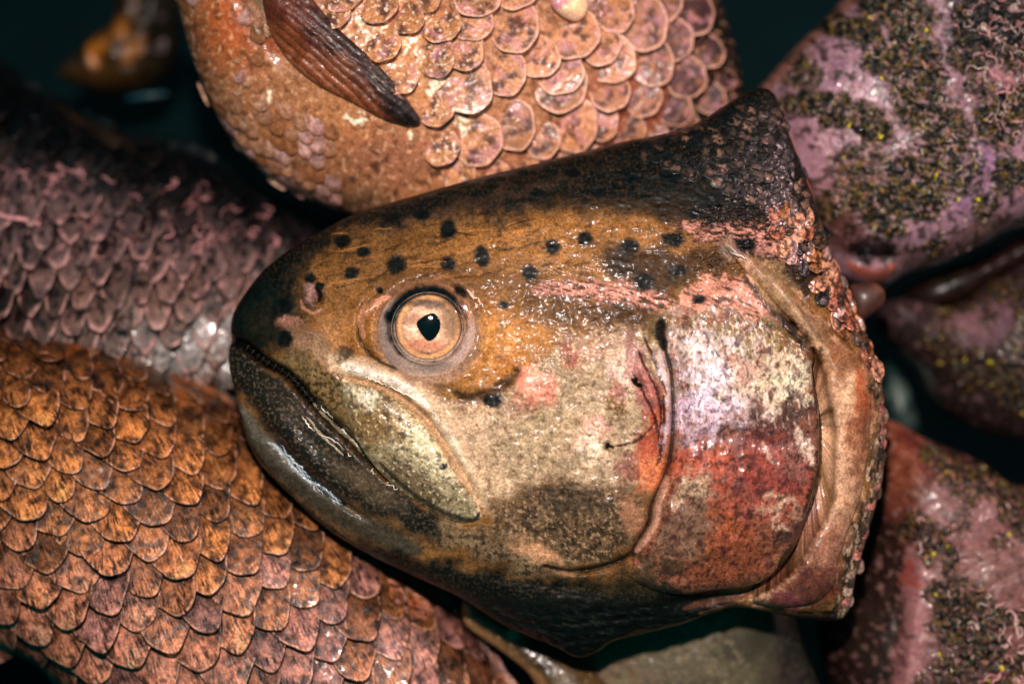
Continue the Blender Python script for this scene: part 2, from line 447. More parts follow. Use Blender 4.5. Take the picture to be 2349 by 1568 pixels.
# ------------------------------------------------------------------ generic builders
def scale_mesh(name, surf, C, A, B, mat, parent, colfn, k=10, n=2.8, ext=.97, rings=9, spokes=30, lift=2, dome=3, zref=0, jit=.0, kvar=.3, seed=1, thick=3, curl=0, side=0, elong=0, narrow=1):
    """overlapping scales: centres C, lattice vectors A,B (free corner points along A+B)"""
    r_ = np.random.default_rng(seed)
    C = np.asarray(C, float); M = len(C)
    A = np.broadcast_to(A, (M, 2)).copy(); B = np.broadcast_to(B, (M, 2)).copy()
    C = C + r_.normal(0, 1, (M, 2)) * jit
    sc = 1 + r_.normal(0, .04, (M, 1)); A = A * sc; B = B * sc
    th = np.linspace(0, 2 * np.pi, spokes, endpoint=False)
    if np.isscalar(n): n = np.full(M, n)
    ct, st = np.cos(th), np.sin(th)
    rr = np.linspace(0, 1, rings + 1)[1:] ** .8
    ctn = np.abs(ct)[None, :] ** n[:, None] + np.abs(st)[None, :] ** n[:, None]
    rad = ctn ** (-1 / n[:, None])                     # M,spokes
    wob = 1 + .035 * np.sin(th[None] * 3 + r_.uniform(0, 6, (M, 1))) + .02 * np.sin(th[None] * 7 + r_.uniform(0, 6, (M, 1)))
    rad = rad * wob * ext
    al = [np.zeros((M, 1))]; be = [np.zeros((M, 1))]; rv = [np.zeros((M, 1))]
    for r in rr:
        al.append(rad * ct * r); be.append(rad * st * r); rv.append(np.full((M, spokes), r))
    # rim ring for thickness
    al.append(rad * ct * .985); be.append(rad * st * .985); rv.append(np.full((M, spokes), 1.0))
    al = np.concatenate(al, 1); be = np.concatenate(be, 1); rv = np.concatenate(rv, 1)
    if narrow != 1:
        s_, d_ = (al + be) * .5, (al - be) * .5 * narrow
        al, be = s_ + d_, s_ - d_
    if elong:
        al, be = al + elong * .5 * (al + be), be + elong * .5 * (al + be)
    x = C[:, :1] + al * A[:, :1] + be * B[:, :1]
    y = C[:, 1:] + al * A[:, 1:] + be * B[:, 1:]
    kk = k * (1 + r_.normal(0, kvar, (M, 1)).clip(-.8, .9))
    z0 = surf.base(x.ravel(), y.ravel()).reshape(x.shape) if hasattr(surf, 'base') else surf(x, y)
    zc = z0[:, :1]
    k = k * np.clip(np.sqrt(np.abs(A[:, 0] * B[:, 1] - A[:, 1] * B[:, 0])) / np.median(np.sqrt(np.abs(A[:, 0] * B[:, 1] - A[:, 1] * B[:, 0]))), .3, 1.0)[:, None]
    z = .8 * z0 + .2 * zc + lift + kk * (al + be) * .5 + dome * (1 - rv ** 2) - curl * np.clip(al + be, 0, 2) ** 3
    sk = r_.normal(0, .12, (M, 1)) * k + side
    z = z + sk * (al - be)
    z = z + 1.3 * fbm(x + 31 * np.arange(M)[:, None], y, 16, 2, 9)
    z[:, -spokes:] -= thick
    nv = x.shape[1]
    F3 = np.stack([np.zeros(spokes, int), 1 + np.arange(spokes), 1 + (np.arange(spokes) + 1) % spokes], 1)
    F4 = []
    for q in range(rings):
        a = 1 + q * spokes; b = a + spokes; i = np.arange(spokes); j = (i + 1) % spokes
        F4.append(np.stack([a + i, b + i, b + j, a + j], 1))
    F4 = np.concatenate(F4)
    # y axis is flipped when put in the world, so reverse where needed is not required for double sided faces
    offs = (np.arange(M) * nv)[:, None, None]
    f3 = (F3[None] + offs).reshape(-1, 3); f4 = (F4[None] + offs).reshape(-1, 4)
    f3 = f3[:, ::-1]; f4 = f4[:, ::-1]
    col = colfn(x, y, al, be, rv, C, r_)
    suv = np.stack([al, be, np.broadcast_to(r_.uniform(0, 50, (M, 1)), al.shape)], -1).reshape(-1, 3)
    co = np.stack([x.ravel(), y.ravel(), z.ravel()], 1)
    return mesh_obj(name, co, [f4, f3], mat, parent, col.reshape(-1, 3), suv=suv, zref=zref)

def tubes(name, paths, mat, parent, zref, colr, sides=5):
    cos_, cols, Fs = [], [], []; off = 0
    for P, R, c in paths:
        P = np.array(P, float); n = len(P)
        T = np.gradient(P, axis=0); T /= np.linalg.norm(T, axis=1)[:, None] + 1e-9
        up = np.array([0, 0, 1.0]); Nn = np.cross(T, up); Nn /= np.linalg.norm(Nn, axis=1)[:, None] + 1e-9
        Bn = np.cross(Nn, T)
        R = np.broadcast_to(R, (n,))
        for k in range(sides):
            a = 2 * math.pi * k / sides
            cos_.append(P + (Nn * math.cos(a) + Bn * math.sin(a)) * R[:, None])
        i = np.arange(n - 1)
        for k in range(sides):
            k2 = (k + 1) % sides
            Fs.append(np.stack([off + k * n + i, off + k * n + i + 1, off + k2 * n + i + 1, off + k2 * n + i], 1))
        cols.append(np.tile(np.asarray(c), (n * sides, 1)))
        off += n * sides
    return mesh_obj(name, np.concatenate(cos_), np.concatenate(Fs), mat, parent, np.concatenate(cols), zref=zref)

def worm_paths(surf, centres, spread, count, length, r, cols, seed, lift=5, turn=.55):
    g = np.random.default_rng(seed); out = []
    for q in range(count):
        cx, cy = centres[g.integers(len(centres))]
        x, y = cx + g.normal(0, spread), cy + g.normal(0, spread)
        a = g.uniform(0, 2 * math.pi); w = 0; pts = []
        n = int(g.uniform(.4, 1.3) * length)
        for k in range(n):
            w = .75 * w + g.normal(0, turn); a += w * .55
            x += 3.4 * math.cos(a); y += 3.4 * math.sin(a); pts.append((x, y))
        P = np.array(pts)
        if len(P) < 4: continue
        d = surf.dist(P[:, 0], P[:, 1])[0]
        if d.min() < 8: continue
        z = surf.height(P[:, 0], P[:, 1]) + lift
        t = np.linspace(0, 1, len(P))
        R = r * g.uniform(.6, 1.3) * (np.sin(np.pi * t) ** .5 * .75 + .25)
        out.append((np.column_stack([P, z]), R, cols[g.integers(len(cols))]))
    return out

def flakes(name, surf, pts, mat, parent, zref, pal, size=(3, 8), seed=1, lift=2):
    g = np.random.default_rng(seed); n = len(pts)
    s = g.uniform(size[0], size[1], n) * g.choice([.7, 1, 1.3], n)
    a = g.uniform(0, 2 * np.pi, n); asp = g.uniform(.18, .8, n)
    z = surf.height(pts[:, 0], pts[:, 1]) + 0
    m = 6
    th = np.linspace(0, 2 * np.pi, m, endpoint=False)
    rad = g.uniform(.6, 1.15, (n, m))
    lx = rad * np.cos(th) * s[:, None]; ly = rad * np.sin(th) * s[:, None] * asp[:, None]
    x = pts[:, :1] + lx * np.cos(a)[:, None] - ly * np.sin(a)[:, None]
    y = pts[:, 1:] + lx * np.sin(a)[:, None] + ly * np.cos(a)[:, None]
    tx = g.normal(0, .3, (n, 1)); ty = g.normal(0, .3, (n, 1))
    zz = z[:, None] + tx * (x - pts[:, :1]) + ty * (y - pts[:, 1:])
    top = np.stack([pts[:, 0], pts[:, 1], z + s * .25], 1)[:, None]
    ring = np.stack([x, y, zz], -1)
    low = ring.copy(); low[..., 2] -= s[:, None] * .8
    co = np.concatenate([top, ring, low], 1).reshape(-1, 3)
    nv = 1 + 2 * m; i = np.arange(m); j = (i + 1) % m
    F3 = np.stack([np.zeros(m, int), 1 + j, 1 + i], 1); F4 = np.stack([1 + i, 1 + j, 1 + m + j, 1 + m + i], 1)
    off = (np.arange(n) * nv)[:, None, None]
    ci = pal[0](pts, g)
    col = np.repeat(ci, nv, 0)
    return mesh_obj(name, co, [(F4[None] + off).reshape(-1, 4), (F3[None] + off).reshape(-1, 3)], mat, parent, col, zref=zref, smooth=False)

# ================================================================== THE PLACE
# ------------------------------------------------------------------ tray under the pile
tb = mesh_obj('table', np.array([[-9000, -9000, -1500.], [11000, -9000, -1500], [11000, 11000, -1500], [-9000, 11000, -1500]]), np.array([[0, 3, 2, 1]]), M_table)
tb['kind'] = 'structure'; tb['label'] = 'dark wet tray bottom under the heap of fish'

# ================================================================== TROUT HEAD
HEAD = [(527, 775), (530, 735), (548, 692), (598, 625), (648, 583), (700, 549), (747, 523), (810, 492), (900, 463), (1000, 434), (1100, 406), (1250, 370), (1400, 331), (1520, 307), (1580, 290),
        (1640, 256), (1700, 218), (1745, 201), (1776, 215), (1792, 256), (1812, 310), (1838, 375), (1862, 440), (1886, 520), (1910, 592), (1935, 660), (1962, 730), (1992, 785), (2010, 835), (2022, 880),
        (2027, 940), (2028, 1000), (2026, 1060), (2018, 1120), (1996, 1200), (1978, 1260), (1962, 1325), (1950, 1385), (1936, 1415), (1895, 1424), (1800, 1412), (1700, 1392), (1633, 1404), (1566, 1430),
        (1477, 1452), (1410, 1468), (1370, 1494), (1325, 1508), (1267, 1480), (1160, 1435), (1060, 1372), (960, 1325), (863, 1280), (783, 1235), (740, 1205), (687, 1156), (634, 1104), (587, 1050), (556, 985), (540, 910), (527, 850), (523, 810)]
MOUTH = [(527, 781), (545, 786), (564, 790), (594, 812), (624, 832), (664, 853), (694, 880), (717, 906), (751, 942), (781, 969), (820, 1005), (860, 1045), (905, 1085)]
LIPLINE = [(800, 868), (850, 872), (905, 893), (960, 930), (1005, 975), (1040, 1030), (1075, 1090), (1103, 1150)]
PREOP = [(1505, 735), (1513, 800), (1526, 857), (1530, 957), (1523, 1040), (1507, 1090), (1484, 1143), (1476, 1185), (1450, 1233), (1428, 1263), (1367, 1287), (1307, 1294), (1245, 1280)]
SPOTS = [(917, 611, 20, 18), (1033, 610, 16, 14), (1107, 596, 16, 22), (1212, 631, 16, 15), (1263, 573, 16, 15), (1335, 557, 16, 14), (1436, 571, 20, 15), (1530, 558, 23, 14), (1539, 626, 17, 11), (1467, 650, 20, 19),
         (841, 582, 14, 12), (815, 630, 16, 14), (793, 559, 18, 14), (1031, 533, 16, 22), (968, 498, 17, 11), (900, 499, 18, 12), (880, 669, 9, 6), (1153, 701, 11, 8), (658, 705, 20, 17), (664, 778, 18, 16),
         (1133, 912, 21, 14), (1440, 413, 20, 16), (1527, 424, 19, 18), (1695, 568, 22, 14), (1587, 690, 14, 9), (1310, 404, 16, 10), (720, 640, 12, 10), (742, 660, 10, 8), (1365, 450, 14, 12), (1620, 470, 20, 16), (1230, 450, 14, 10), (1580, 500, 16, 10)]
EYE = (990, 758)

def groove(x, y, pts, w, depth, taper=True):
    P = spline(pts, 6); z = np.zeros(x.shape)
    k = (x > P[:, 0].min() - 3 * w) & (x < P[:, 0].max() + 3 * w) & (y > P[:, 1].min() - 3 * w) & (y < P[:, 1].max() + 3 * w)
    if k.any():
        d, _, _, t = seg_dist(x[k], y[k], P)
        tp = np.clip(np.minimum(t, 1 - t) * 8, 0, 1) if taper else 1
        z[k] = -depth * np.exp(-(d / w) ** 2) * tp
    return z
def bump(x, y, cx, cy, rx, ry, h, rot=0):
    ct, st = math.cos(math.radians(rot)), math.sin(math.radians(rot))
    X = x - cx; Y = y - cy
    q = ((X * ct + Y * st) / rx) ** 2 + ((-X * st + Y * ct) / ry) ** 2
    return h * np.exp(-q)

def head_detail(x, y):
    z = 2.6 * fbm(x, y, 60, 3, 5) + .35 * fbm(x, y, 9, 3, 6) + 1.3 * fbm(x, y * 1.8, 26, 2, 8)
    z += groove(x, y, MOUTH, 11, 42, False)
    # lower jaw sits a little lower than the upper one; double fold of its rim
    z += groove(x, y, [(556, 850), (600, 960), (680, 1060), (800, 1150), (950, 1230), (1100, 1290), (1300, 1330), (1500, 1350)], 26, 12)
    z += groove(x, y, [(620, 990), (700, 1080), (780, 1140), (860, 1190)], 9, 9)
    z += bump(x, y, 690, 1010, 160, 26, 16, 48)
    # eye socket
    q = np.hypot((x - EYE[0]) / 116, (y - EYE[1]) / 112)
    z += -38 * (1 - sstep(.65, 1.06, q)) + 7 * np.exp(-((q - 1.12) / .13) ** 2)
    z += groove(x, y, [(900, 655), (848, 700), (832, 760), (862, 812), (923, 845), (985, 880), (1060, 880)], 7, 8)
    z += bump(x, y, 865, 745, 30, 70, 8, 15)
    # nostril
    z += bump(x, y, 724, 680, 24, 30, 9, -20) + bump(x, y, 735, 684, 9, 16, -24, -25)
    # bone under the eye and lip fold
    z += groove(x, y, [(790, 862)] + LIPLINE[1:], 9, 16) - groove(x, y, [(800, 838), (880, 862), (960, 905), (1020, 960), (1062, 1030), (1100, 1100)], 22, 10)
    z += groove(x, y, [(1040, 905), (1100, 912), (1150, 880), (1190, 845)], 14, 5)
    z += bump(x, y, 1222, 890, 45, 42, 10)
    # folds of the preopercle and cheek
    z += groove(x, y, PREOP, 8, 26) + bump(x, y, 1400, 1180, 110, 90, 14)
    z += groove(x, y, [(1450, 800), (1490, 880), (1505, 950), (1490, 1040)], 6, 9)
    z += groove(x, y, [(1440, 830), (1470, 900), (1500, 960)], 4, 6)
    for cx, cy, rx, ry in ((1450, 873, 9, 13), (1383, 1020, 8, 13)):
        z += bump(x, y, cx, cy, rx, ry, -18)
    for cx, cy, rx, ry in ((1420, 860, 30, 34), (1360, 1005, 30, 30), (1400, 930, 40, 20), (1310, 850, 40, 30)):
        z += bump(x, y, cx, cy, rx, ry, 6) * (1 + .8 * fbm(x, y, 12, 3, 44))
    # nape ridge, ridged skin along the shoulder
    mk = 1 - sstep(.6, 1.3, np.hypot((x - 1700) / 170, (y - 560) / 90))
    z += 7 * mk * fbm(x, y * 2.2, 15, 4, 31)
    # gill slit: deep trench right of the gill cover
    z += groove(x, y, [(1700, 640), (1790, 745), (1853, 815), (1868, 900), (1877, 970), (1876, 1050), (1866, 1130), (1838, 1210), (1800, 1275), (1740, 1335), (1600, 1362), (1500, 1372)], 24, 46)
    # branchiostegal folds under the throat
    for k in range(6):
        y0 = 1378 + 21 * k
        z += groove(x, y, [(1090 + 34 * k, y0 - 8), (1200 + 20 * k, y0 + 22), (1330 + 10 * k, y0 + 14), (1480, y0 + 2), (1650, y0 - 18 - 6 * k)], 7 + k % 3, 2.5 + 2 * (k % 2)) * (1 + .8 * fbm(x, y, 50, 2, 40 + k))
    # cut rim of the neck
    z += groove(x, y, [(1700, 1372), (1760, 1392), (1850, 1402), (1930, 1404)], 6, 10)
    return z

def head_color(x, y):
    K = lin
    p = Paint(x, y, K(142, 98, 52))
    one = np.ones(x.shape)
    p.zone([(500, 560), (1300, 560), (1300, 690), (900, 700), (700, 800), (500, 900)], K(112, 76, 36), .8, 50, 30)
    p.ell(1230, 560, 330, 48, K(156, 104, 48), .9, rot=-3, soft=.7)
    p.ell(1330, 600, 200, 60, K(160, 110, 60), .8, soft=.7)
    p.ell(790, 700, 90, 110, K(146, 98, 48), .7, soft=.7)
    p.ell(780, 790, 80, 60, K(166, 116, 70), .8, soft=.6)
    p.ell(1140, 780, 110, 95, K(180, 122, 62), 1, soft=.6)
    p.ell(860, 770, 55, 75, K(150, 98, 42), .9, soft=.5)
    p.ell(1290, 700, 120, 50, K(120, 80, 38), .9, soft=.6)
    p.ell(1440, 720, 110, 40, K(92, 60, 30), .9, soft=.6)
    # dark back
    back = p.zone([(480, 800), (500, 600), (750, 440), (1200, 330), (1500, 260), (1800, 120), (1900, 560), (1790, 520), (1690, 545), (1590, 530), (1480, 492), (1370, 470), (1240, 492), (1130, 508), (1040, 500), (950, 515), (860, 530), (770, 560), (725, 600), (690, 650), (650, 700), (640, 760), (600, 800)], K(4, 24, 23), 1, 30, 26)
    p.speck(back, K(92, 60, 26), 7, .12, .5, 61)
    p.ell(1430, 480, 160, 22, K(60, 42, 20), .7, rot=5, soft=.8)
    p.ell(1110, 470, 220, 14, K(92, 66, 50), .55, rot=-15, soft=.9)
    p.ell(940, 560, 160, 24, K(96, 64, 28), .6, rot=-8, soft=.8)
    p.zone([(1380, 585), (1460, 575), (1600, 590), (1680, 560), (1660, 620), (1580, 640), (1490, 690), (1410, 650)], K(52, 36, 20), .75, 16, 14)
    p.zone([(1640, 480), (1850, 470), (1890, 640), (1820, 700), (1740, 640), (1650, 560)], K(48, 36, 26), .9, 14, 14)
    # dark freckling everywhere over the ochre
    p.speck(1 - sstep(700, 760, y), K(44, 32, 16), 6, .25, .35, 62)
    p.speck(1 - sstep(640, 700, y), K(34, 28, 16), 20, .3, .4, 63, (2.5, .8), -12)
    # snout
    p.zone([(500, 640), (620, 640), (700, 690), (690, 760), (640, 800), (600, 800), (520, 800)], K(14, 30, 24), .9, 24, 20)
    p.ell(620, 740, 45, 40, K(54, 44, 22), .6, soft=.8)
    p.ell(675, 745, 26, 16, K(176, 120, 100), .8, soft=.5, rough=.8)
    p.ell(720, 790, 60, 26, K(140, 108, 84), .8, rot=25, soft=.7, rough=.6)
    p.ell(770, 830, 50, 24, K(168, 138, 108), .7, rot=35, soft=.7, rough=.5)
    p.ell(700, 825, 50, 18, K(96, 80, 52), .9, rot=38, soft=.6)
    # upper lip
    p.zone([(630, 815), (690, 812), (760, 850), (800, 880), (830, 950), (880, 1050), (800, 985), (740, 925), (690, 868), (640, 838)], K(124, 102, 62), .9, 12, 8)
    p.speck(p.mell(745, 890, 60, 60), K(50, 40, 18), 11, .0, .8, 64)
    # bone strip below the eye
    p.stroke([(770, 822), (830, 846), (900, 872), (965, 912), (1020, 962), (1060, 1025), (1090, 1090), (1110, 1140)], 36, K(188, 160, 128), .95, soft=.35, rough=.35)
    p.stroke([(800, 836), (860, 856), (930, 884), (990, 925)], 14, K(226, 206, 190), .8, rough=.6)
    p.stroke([(800, 870), (850, 876), (905, 896), (960, 934), (1005, 980), (1045, 1045), (1085, 1120)], 13, K(176, 138, 100), .9, soft=.3, rough=.1)
    p.stroke([(1000, 950), (1040, 1005), (1075, 1060), (1110, 1110)], 10, K(222, 202, 176), .7, rough=.5)
    # cheek
    ck = p.zone([(1050, 925), (1110, 930), (1160, 890), (1240, 830), (1310, 770), (1400, 760), (1500, 770), (1528, 900), (1528, 1040), (1480, 1110), (1380, 1110), (1280, 1090), (1180, 1120), (1120, 1150), (1085, 1060)], K(166, 142, 112), 1, 22, 22)
    p.ell(1180, 850, 60, 26, K(178, 112, 44), .8, rot=-35)
    p.stroke([(1045, 893), (1090, 905), (1130, 895), (1175, 862), (1195, 842)], 14, K(66, 46, 24), .85, soft=.8)
    p.ell(1110, 960, 60, 34, K(196, 164, 132), .8, soft=.7)
    p.ell(1110, 1080, 50, 60, K(204, 172, 136), .7, soft=.7)
    p.ell(1260, 980, 90, 60, K(170, 146, 112), .8, soft=.8)
    p.ell(1222, 888, 44, 42, K(222, 140, 116), .95, soft=.25, rough=.3)
    p.ell(1210, 925, 40, 22, K(150, 104, 86), .7)
    p.ell(1350, 800, 55, 35, K(168, 130, 104), .9, soft=.5)
    p.ell(1300, 815, 22, 26, K(160, 76, 56), .7, soft=.6)
    p.ell(1420, 855, 32, 50, K(206, 176, 160), .9, rough=.9)
    p.ell(1400, 900, 20, 30, K(166, 70, 60), .6, rough=.9)
    p.ell(1350, 985, 30, 32, K(212, 150, 134), .85, rough=1.0)
    p.ell(1352, 1010, 24, 34, K(228, 208, 180), .8, rough=1.1)
    p.ell(1400, 925, 22, 16, K(120, 92, 30), .7)
    p.speck(ck, K(120, 92, 58), 18, .25, .6, 65)
    p.speck(ck, K(214, 190, 160), 12, .28, .4, 66)
    p.ell(1450, 830, 26, 60, K(170, 124, 116), .9, rot=-12, rough=.6)
    p.ell(1480, 905, 22, 70, K(166, 94, 84), .9, rot=-8, rough=.6)
    p.ell(1488, 1000, 30, 74, K(178, 84, 56), .95, rot=8, rough=.5)
    p.ell(1480, 1075, 30, 44, K(206, 116, 72), .9, rot=20, rough=.5)
    p.ell(1430, 1060, 30, 40, K(140, 74, 66), .7, rough=.7)
    p.ell(1512, 850, 12, 70, K(196, 176, 176), .7, rough=.6)
    for q in ([(1450, 800), (1478, 860), (1500, 930), (1498, 1010)], [(1440, 850), (1480, 930), (1495, 985)], [(1462, 770), (1490, 830), (1512, 900)], [(1400, 1010), (1450, 1000), (1490, 960)], [(1505, 900), (1508, 990), (1490, 1060)]):
        p.stroke(q, 3.6, K(70, 26, 22), .9, soft=.6, rough=.8)
    # lower cheek
    lc = p.zone([(1130, 1150), (1200, 1110), (1290, 1095), (1390, 1110), (1480, 1120), (1450, 1232), (1368, 1284), (1290, 1290), (1200, 1262), (1140, 1215)], K(118, 94, 68), .95, 22, 22)
    p.speck(lc, K(44, 38, 28), 30, .0, .6, 67)
    p.speck(lc, K(40, 36, 26), 9, .1, .5, 167)
    p.speck(lc, K(170, 138, 104), 10, .2, .7, 68)
    p.ell(1310, 1130, 60, 40, K(62, 52, 36), .6, rough=.6)
    p.ell(1440, 1170, 30, 40, K(170, 120, 88), .8, rough=.6)
    # throat side
    th = p.zone([(850, 1130), (950, 1165), (1060, 1190), (1150, 1210), (1290, 1300), (1200, 1300), (1060, 1250), (930, 1200)], K(134, 112, 84), .9, 18, 18)
    p.speck(th, K(52, 46, 32), 14, .1, .8, 69)
    p.ell(1240, 1255, 70, 16, K(196, 146, 108), .9, rot=25, soft=.5)
    # bottom falls to black-green: underside shade painted into the skin colour
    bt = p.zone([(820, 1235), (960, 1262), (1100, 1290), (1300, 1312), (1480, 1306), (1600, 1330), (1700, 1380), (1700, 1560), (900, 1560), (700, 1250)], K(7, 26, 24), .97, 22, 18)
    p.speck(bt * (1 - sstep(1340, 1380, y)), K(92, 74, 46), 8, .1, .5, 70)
    p.ell(1450, 1320, 110, 26, K(76, 62, 36), .6, soft=.8)
    p.speck((y > 1380) & (x > 1100), K(70, 74, 60), 12, .30, .5, 71, (3, .6), 14)
    p.stroke([(1560, 1385), (1640, 1372), (1720, 1350), (1770, 1330)], 8, K(120, 76, 56), .8)
    p.stroke([(1600, 1400), (1680, 1380)], 5, K(130, 92, 70), .6)
    # lower jaw
    lj = p.zone([(500, 790), (560, 795), (620, 840), (690, 885), (745, 950), (850, 1050), (930, 1120), (1010, 1165), (1000, 1220), (880, 1180), (760, 1120), (650, 1030), (560, 900), (510, 900)], K(32, 40, 34), .97, 14, 10)
    p.ell(690, 940, 60, 24, K(84, 72, 60), .6, rot=45, soft=.8)
    p.ell(850, 1100, 90, 26, K(112, 94, 72), .8, rot=38, soft=.7)
    p.speck(lj, K(140, 116, 92), 8, .16, .45, 72)
    rim = [(545, 930), (575, 985), (640, 1060), (710, 1120), (790, 1175), (880, 1215), (960, 1250)]
    p.stroke(rim, 34, K(74, 72, 60), .9, soft=.6)
    p.stroke([(552, 930), (600, 990), (660, 1050), (720, 1100), (790, 1150)], 14, K(112, 106, 94), .7, soft=.7)
    p.stroke([(640, 1010), (690, 1060), (740, 1110), (800, 1150)], 12, K(22, 30, 32), .85)
    p.stroke([(620, 1010), (660, 1040), (700, 1085), (740, 1110), (790, 1145)], 4, K(170, 184, 190), .8, rough=1.0)  # bluish highlight painted along the jaw rim
    p.stroke([(530, 880), (560, 1000), (630, 1100), (740, 1200), (860, 1275)], 12, K(16, 22, 20), .9)
    p.stroke(MOUTH, 10, K(10, 12, 10), .95, taper=False)
    p.stroke([(730, 925), (790, 985), (860, 1050), (930, 1105)], 3, K(200, 184, 150), .6, rough=1.1)
    p.stroke([(715, 955), (760, 1000), (800, 1035)], 2.4, K(210, 196, 164), .7, rough=1.1)  # broken pale lines: wet glints painted along the lip
    # socket
    p.ell(990, 700, 120, 62, K(140, 96, 62), .8, warp=.2)
    p.ell(990, 765, 116, 114, K(160, 128, 106), .9, soft=.12, rough=.06, warp=.1)
    p.stroke([(838, 720), (832, 765), (860, 812), (923, 845)], 4, K(50, 34, 16), .8, warp=.1)
    p.stroke([(845, 775), (840, 735), (868, 700), (905, 680)], 9, K(216, 150, 116), .7, rough=1.1)
    p.ell(1060, 672, 18, 11, K(16, 18, 14), .95, rot=40, warp=.2)
    p.ell(905, 728, 15, 16, K(14, 18, 15), .95, warp=.2)
    # nostril
    p.ell(724, 680, 27, 30, K(96, 66, 46), .8)
    p.ell(722, 672, 15, 20, K(150, 112, 104), .95, soft=.3, rot=-20)
    p.stroke([(735, 664), (743, 678), (739, 694)], 5, K(10, 12, 10), 1)
    p.stroke([(702, 690), (710, 708), (730, 716), (748, 706)], 4, K(190, 130, 100), .7, rough=1)
    # pink shine of the wet skin, painted in as streaks and a patch
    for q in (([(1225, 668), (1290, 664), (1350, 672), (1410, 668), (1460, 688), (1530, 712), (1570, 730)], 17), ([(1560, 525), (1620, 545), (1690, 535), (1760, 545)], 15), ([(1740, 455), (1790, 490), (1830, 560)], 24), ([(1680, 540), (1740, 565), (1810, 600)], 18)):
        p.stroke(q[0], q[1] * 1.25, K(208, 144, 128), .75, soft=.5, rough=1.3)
    p.speck(np.maximum(p.mell(1400, 690, 210, 40, rot=12), p.mell(1680, 535, 150, 26)), K(80, 52, 28), 10, .02, .9, 119, (3.0, .7), 14)
    ir = p.zone([(1560, 660), (1620, 628), (1690, 632), (1750, 690), (1800, 745), (1822, 768), (1740, 752), (1650, 728), (1540, 706)], K(208, 142, 120), .9, 8, 14)
    p.speck(ir, K(62, 36, 22), 12, .16, .85, 73, (3.2, .7), 22)
    p.speck(p.mell(1720, 540, 150, 34), K(30, 22, 18), 10, .0, .9, 74, (2, .8), 8)
    # gill cover
    op = p.zone([(1515, 735), (1640, 720), (1740, 745), (1835, 790), (1850, 900), (1862, 1000), (1850, 1110), (1800, 1250), (1720, 1325), (1600, 1345), (1500, 1330), (1440, 1270), (1500, 1130), (1530, 1000), (1528, 860)], K(150, 92, 66), 1, 8, 8)
    p.ell(1680, 775, 170, 38, K(134, 112, 54), .95, rot=8, soft=.6, warp=2.2)
    p.ell(1565, 790, 46, 60, K(176, 148, 132), .8, rough=.6, warp=2.2)
    p.ell(1640, 875, 96, 96, K(216, 198, 200), 1, soft=.7, rough=.9, warp=2.4)
    p.ell(1590, 930, 60, 70, K(212, 190, 214), .85, rough=.5, warp=2.2)
    p.ell(1580, 985, 48, 50, K(190, 158, 168), .8, rough=.6, warp=2.2)
    p.ell(1745, 860, 80, 60, K(204, 184, 152), .9, rough=.7, warp=2.2)
    p.ell(1690, 830, 60, 30, K(190, 120, 90), .5, rough=.8, warp=2.2)
    p.ell(1800, 900, 42, 56, K(214, 204, 172), .9, rough=.8, warp=2.2)
    p.ell(1760, 962, 86, 46, K(96, 62, 54), .95, rot=-22, rough=.5, warp=2.2)
    p.ell(1700, 990, 50, 40, K(140, 88, 84), .7, rough=.6, warp=2.2)
    p.zone([(1530, 1020), (1600, 1010), (1680, 1045), (1720, 1010), (1790, 1000), (1850, 1080), (1820, 1150), (1730, 1130), (1660, 1150), (1560, 1110)], K(170, 82, 62), .95, 34, 46)
    p.ell(1610, 1060, 80, 36, K(196, 98, 66), .8, rough=.7, soft=.9, warp=2.6)
    p.ell(1745, 1075, 90, 56, K(146, 64, 58), .8, rough=.7, soft=.9, warp=2.6)
    p.ell(1810, 1030, 50, 56, K(150, 96, 84), .9, rough=.7, warp=2.2)
    p.stroke([(1805, 970), (1825, 1010), (1842, 1060)], 12, K(214, 190, 170), .8, rough=1.5)
    p.stroke([(1730, 1005), (1742, 1040), (1760, 1050)], 6, K(206, 170, 146), .6, rough=1.0)
    p.ell(1580, 1120, 42, 36, K(206, 176, 142), .9, rough=.9, warp=2.2)
    p.ell(1640, 1190, 90, 62, K(178, 92, 54), .9, rough=.6, warp=2.2)
    p.ell(1720, 1150, 70, 40, K(166, 86, 70), .8, rough=.6, warp=2.2)
    p.ell(1770, 1170, 46, 16, K(206, 172, 142), .75, rot=24, rough=.7, soft=.6, warp=2.2)
    p.ell(1790, 1215, 46, 36, K(72, 48, 40), .85, rough=.6, warp=2.2)
    p.ell(1560, 1200, 56, 90, K(126, 98, 76), .85, rot=20, rough=.6, warp=2.2)
    p.ell(1650, 1270, 100, 44, K(150, 78, 46), .85, rot=-8, rough=.6, warp=2.2)
    p.ell(1500, 1290, 90, 30, K(92, 70, 44), .85, rot=-8, rough=.6, warp=2.2)
    p.stroke([(1850, 840), (1850, 900), (1862, 960), (1860, 1040), (1845, 1120), (1812, 1220), (1770, 1285)], 10, K(44, 32, 22), .85, rough=1)
    p.speck(op, K(66, 34, 30), 11, .2, .6, 75, (.8, 1.6), 25)
    p.speck(op * sstep(1010, 940, y), K(238, 222, 200), 11, .3, .45, 76, (.8, 1.7), -10)
    p.speck(op, K(90, 40, 36), 26, .3, .6, 77)
    p.stroke([(1500, 738), (1503, 770), (1512, 800)], 12, K(20, 18, 14), .95)
    # gill slit
    p.stroke([(1700, 646), (1790, 748), (1850, 812), (1868, 900), (1877, 970), (1876, 1050), (1866, 1130), (1838, 1210), (1800, 1275), (1740, 1335)], 15, K(60, 42, 18), .97, soft=.4, taper=False, rough=.3)
    # collar bone / shoulder flesh band
    cb = p.zone(COLLAR, K(190, 146, 112), 1, 6, 5)
    p.ell(1665, 580, 30, 20, K(140, 118, 106), .9)
    p.ell(1760, 660, 60, 40, K(156, 124, 86), .9, rot=48)
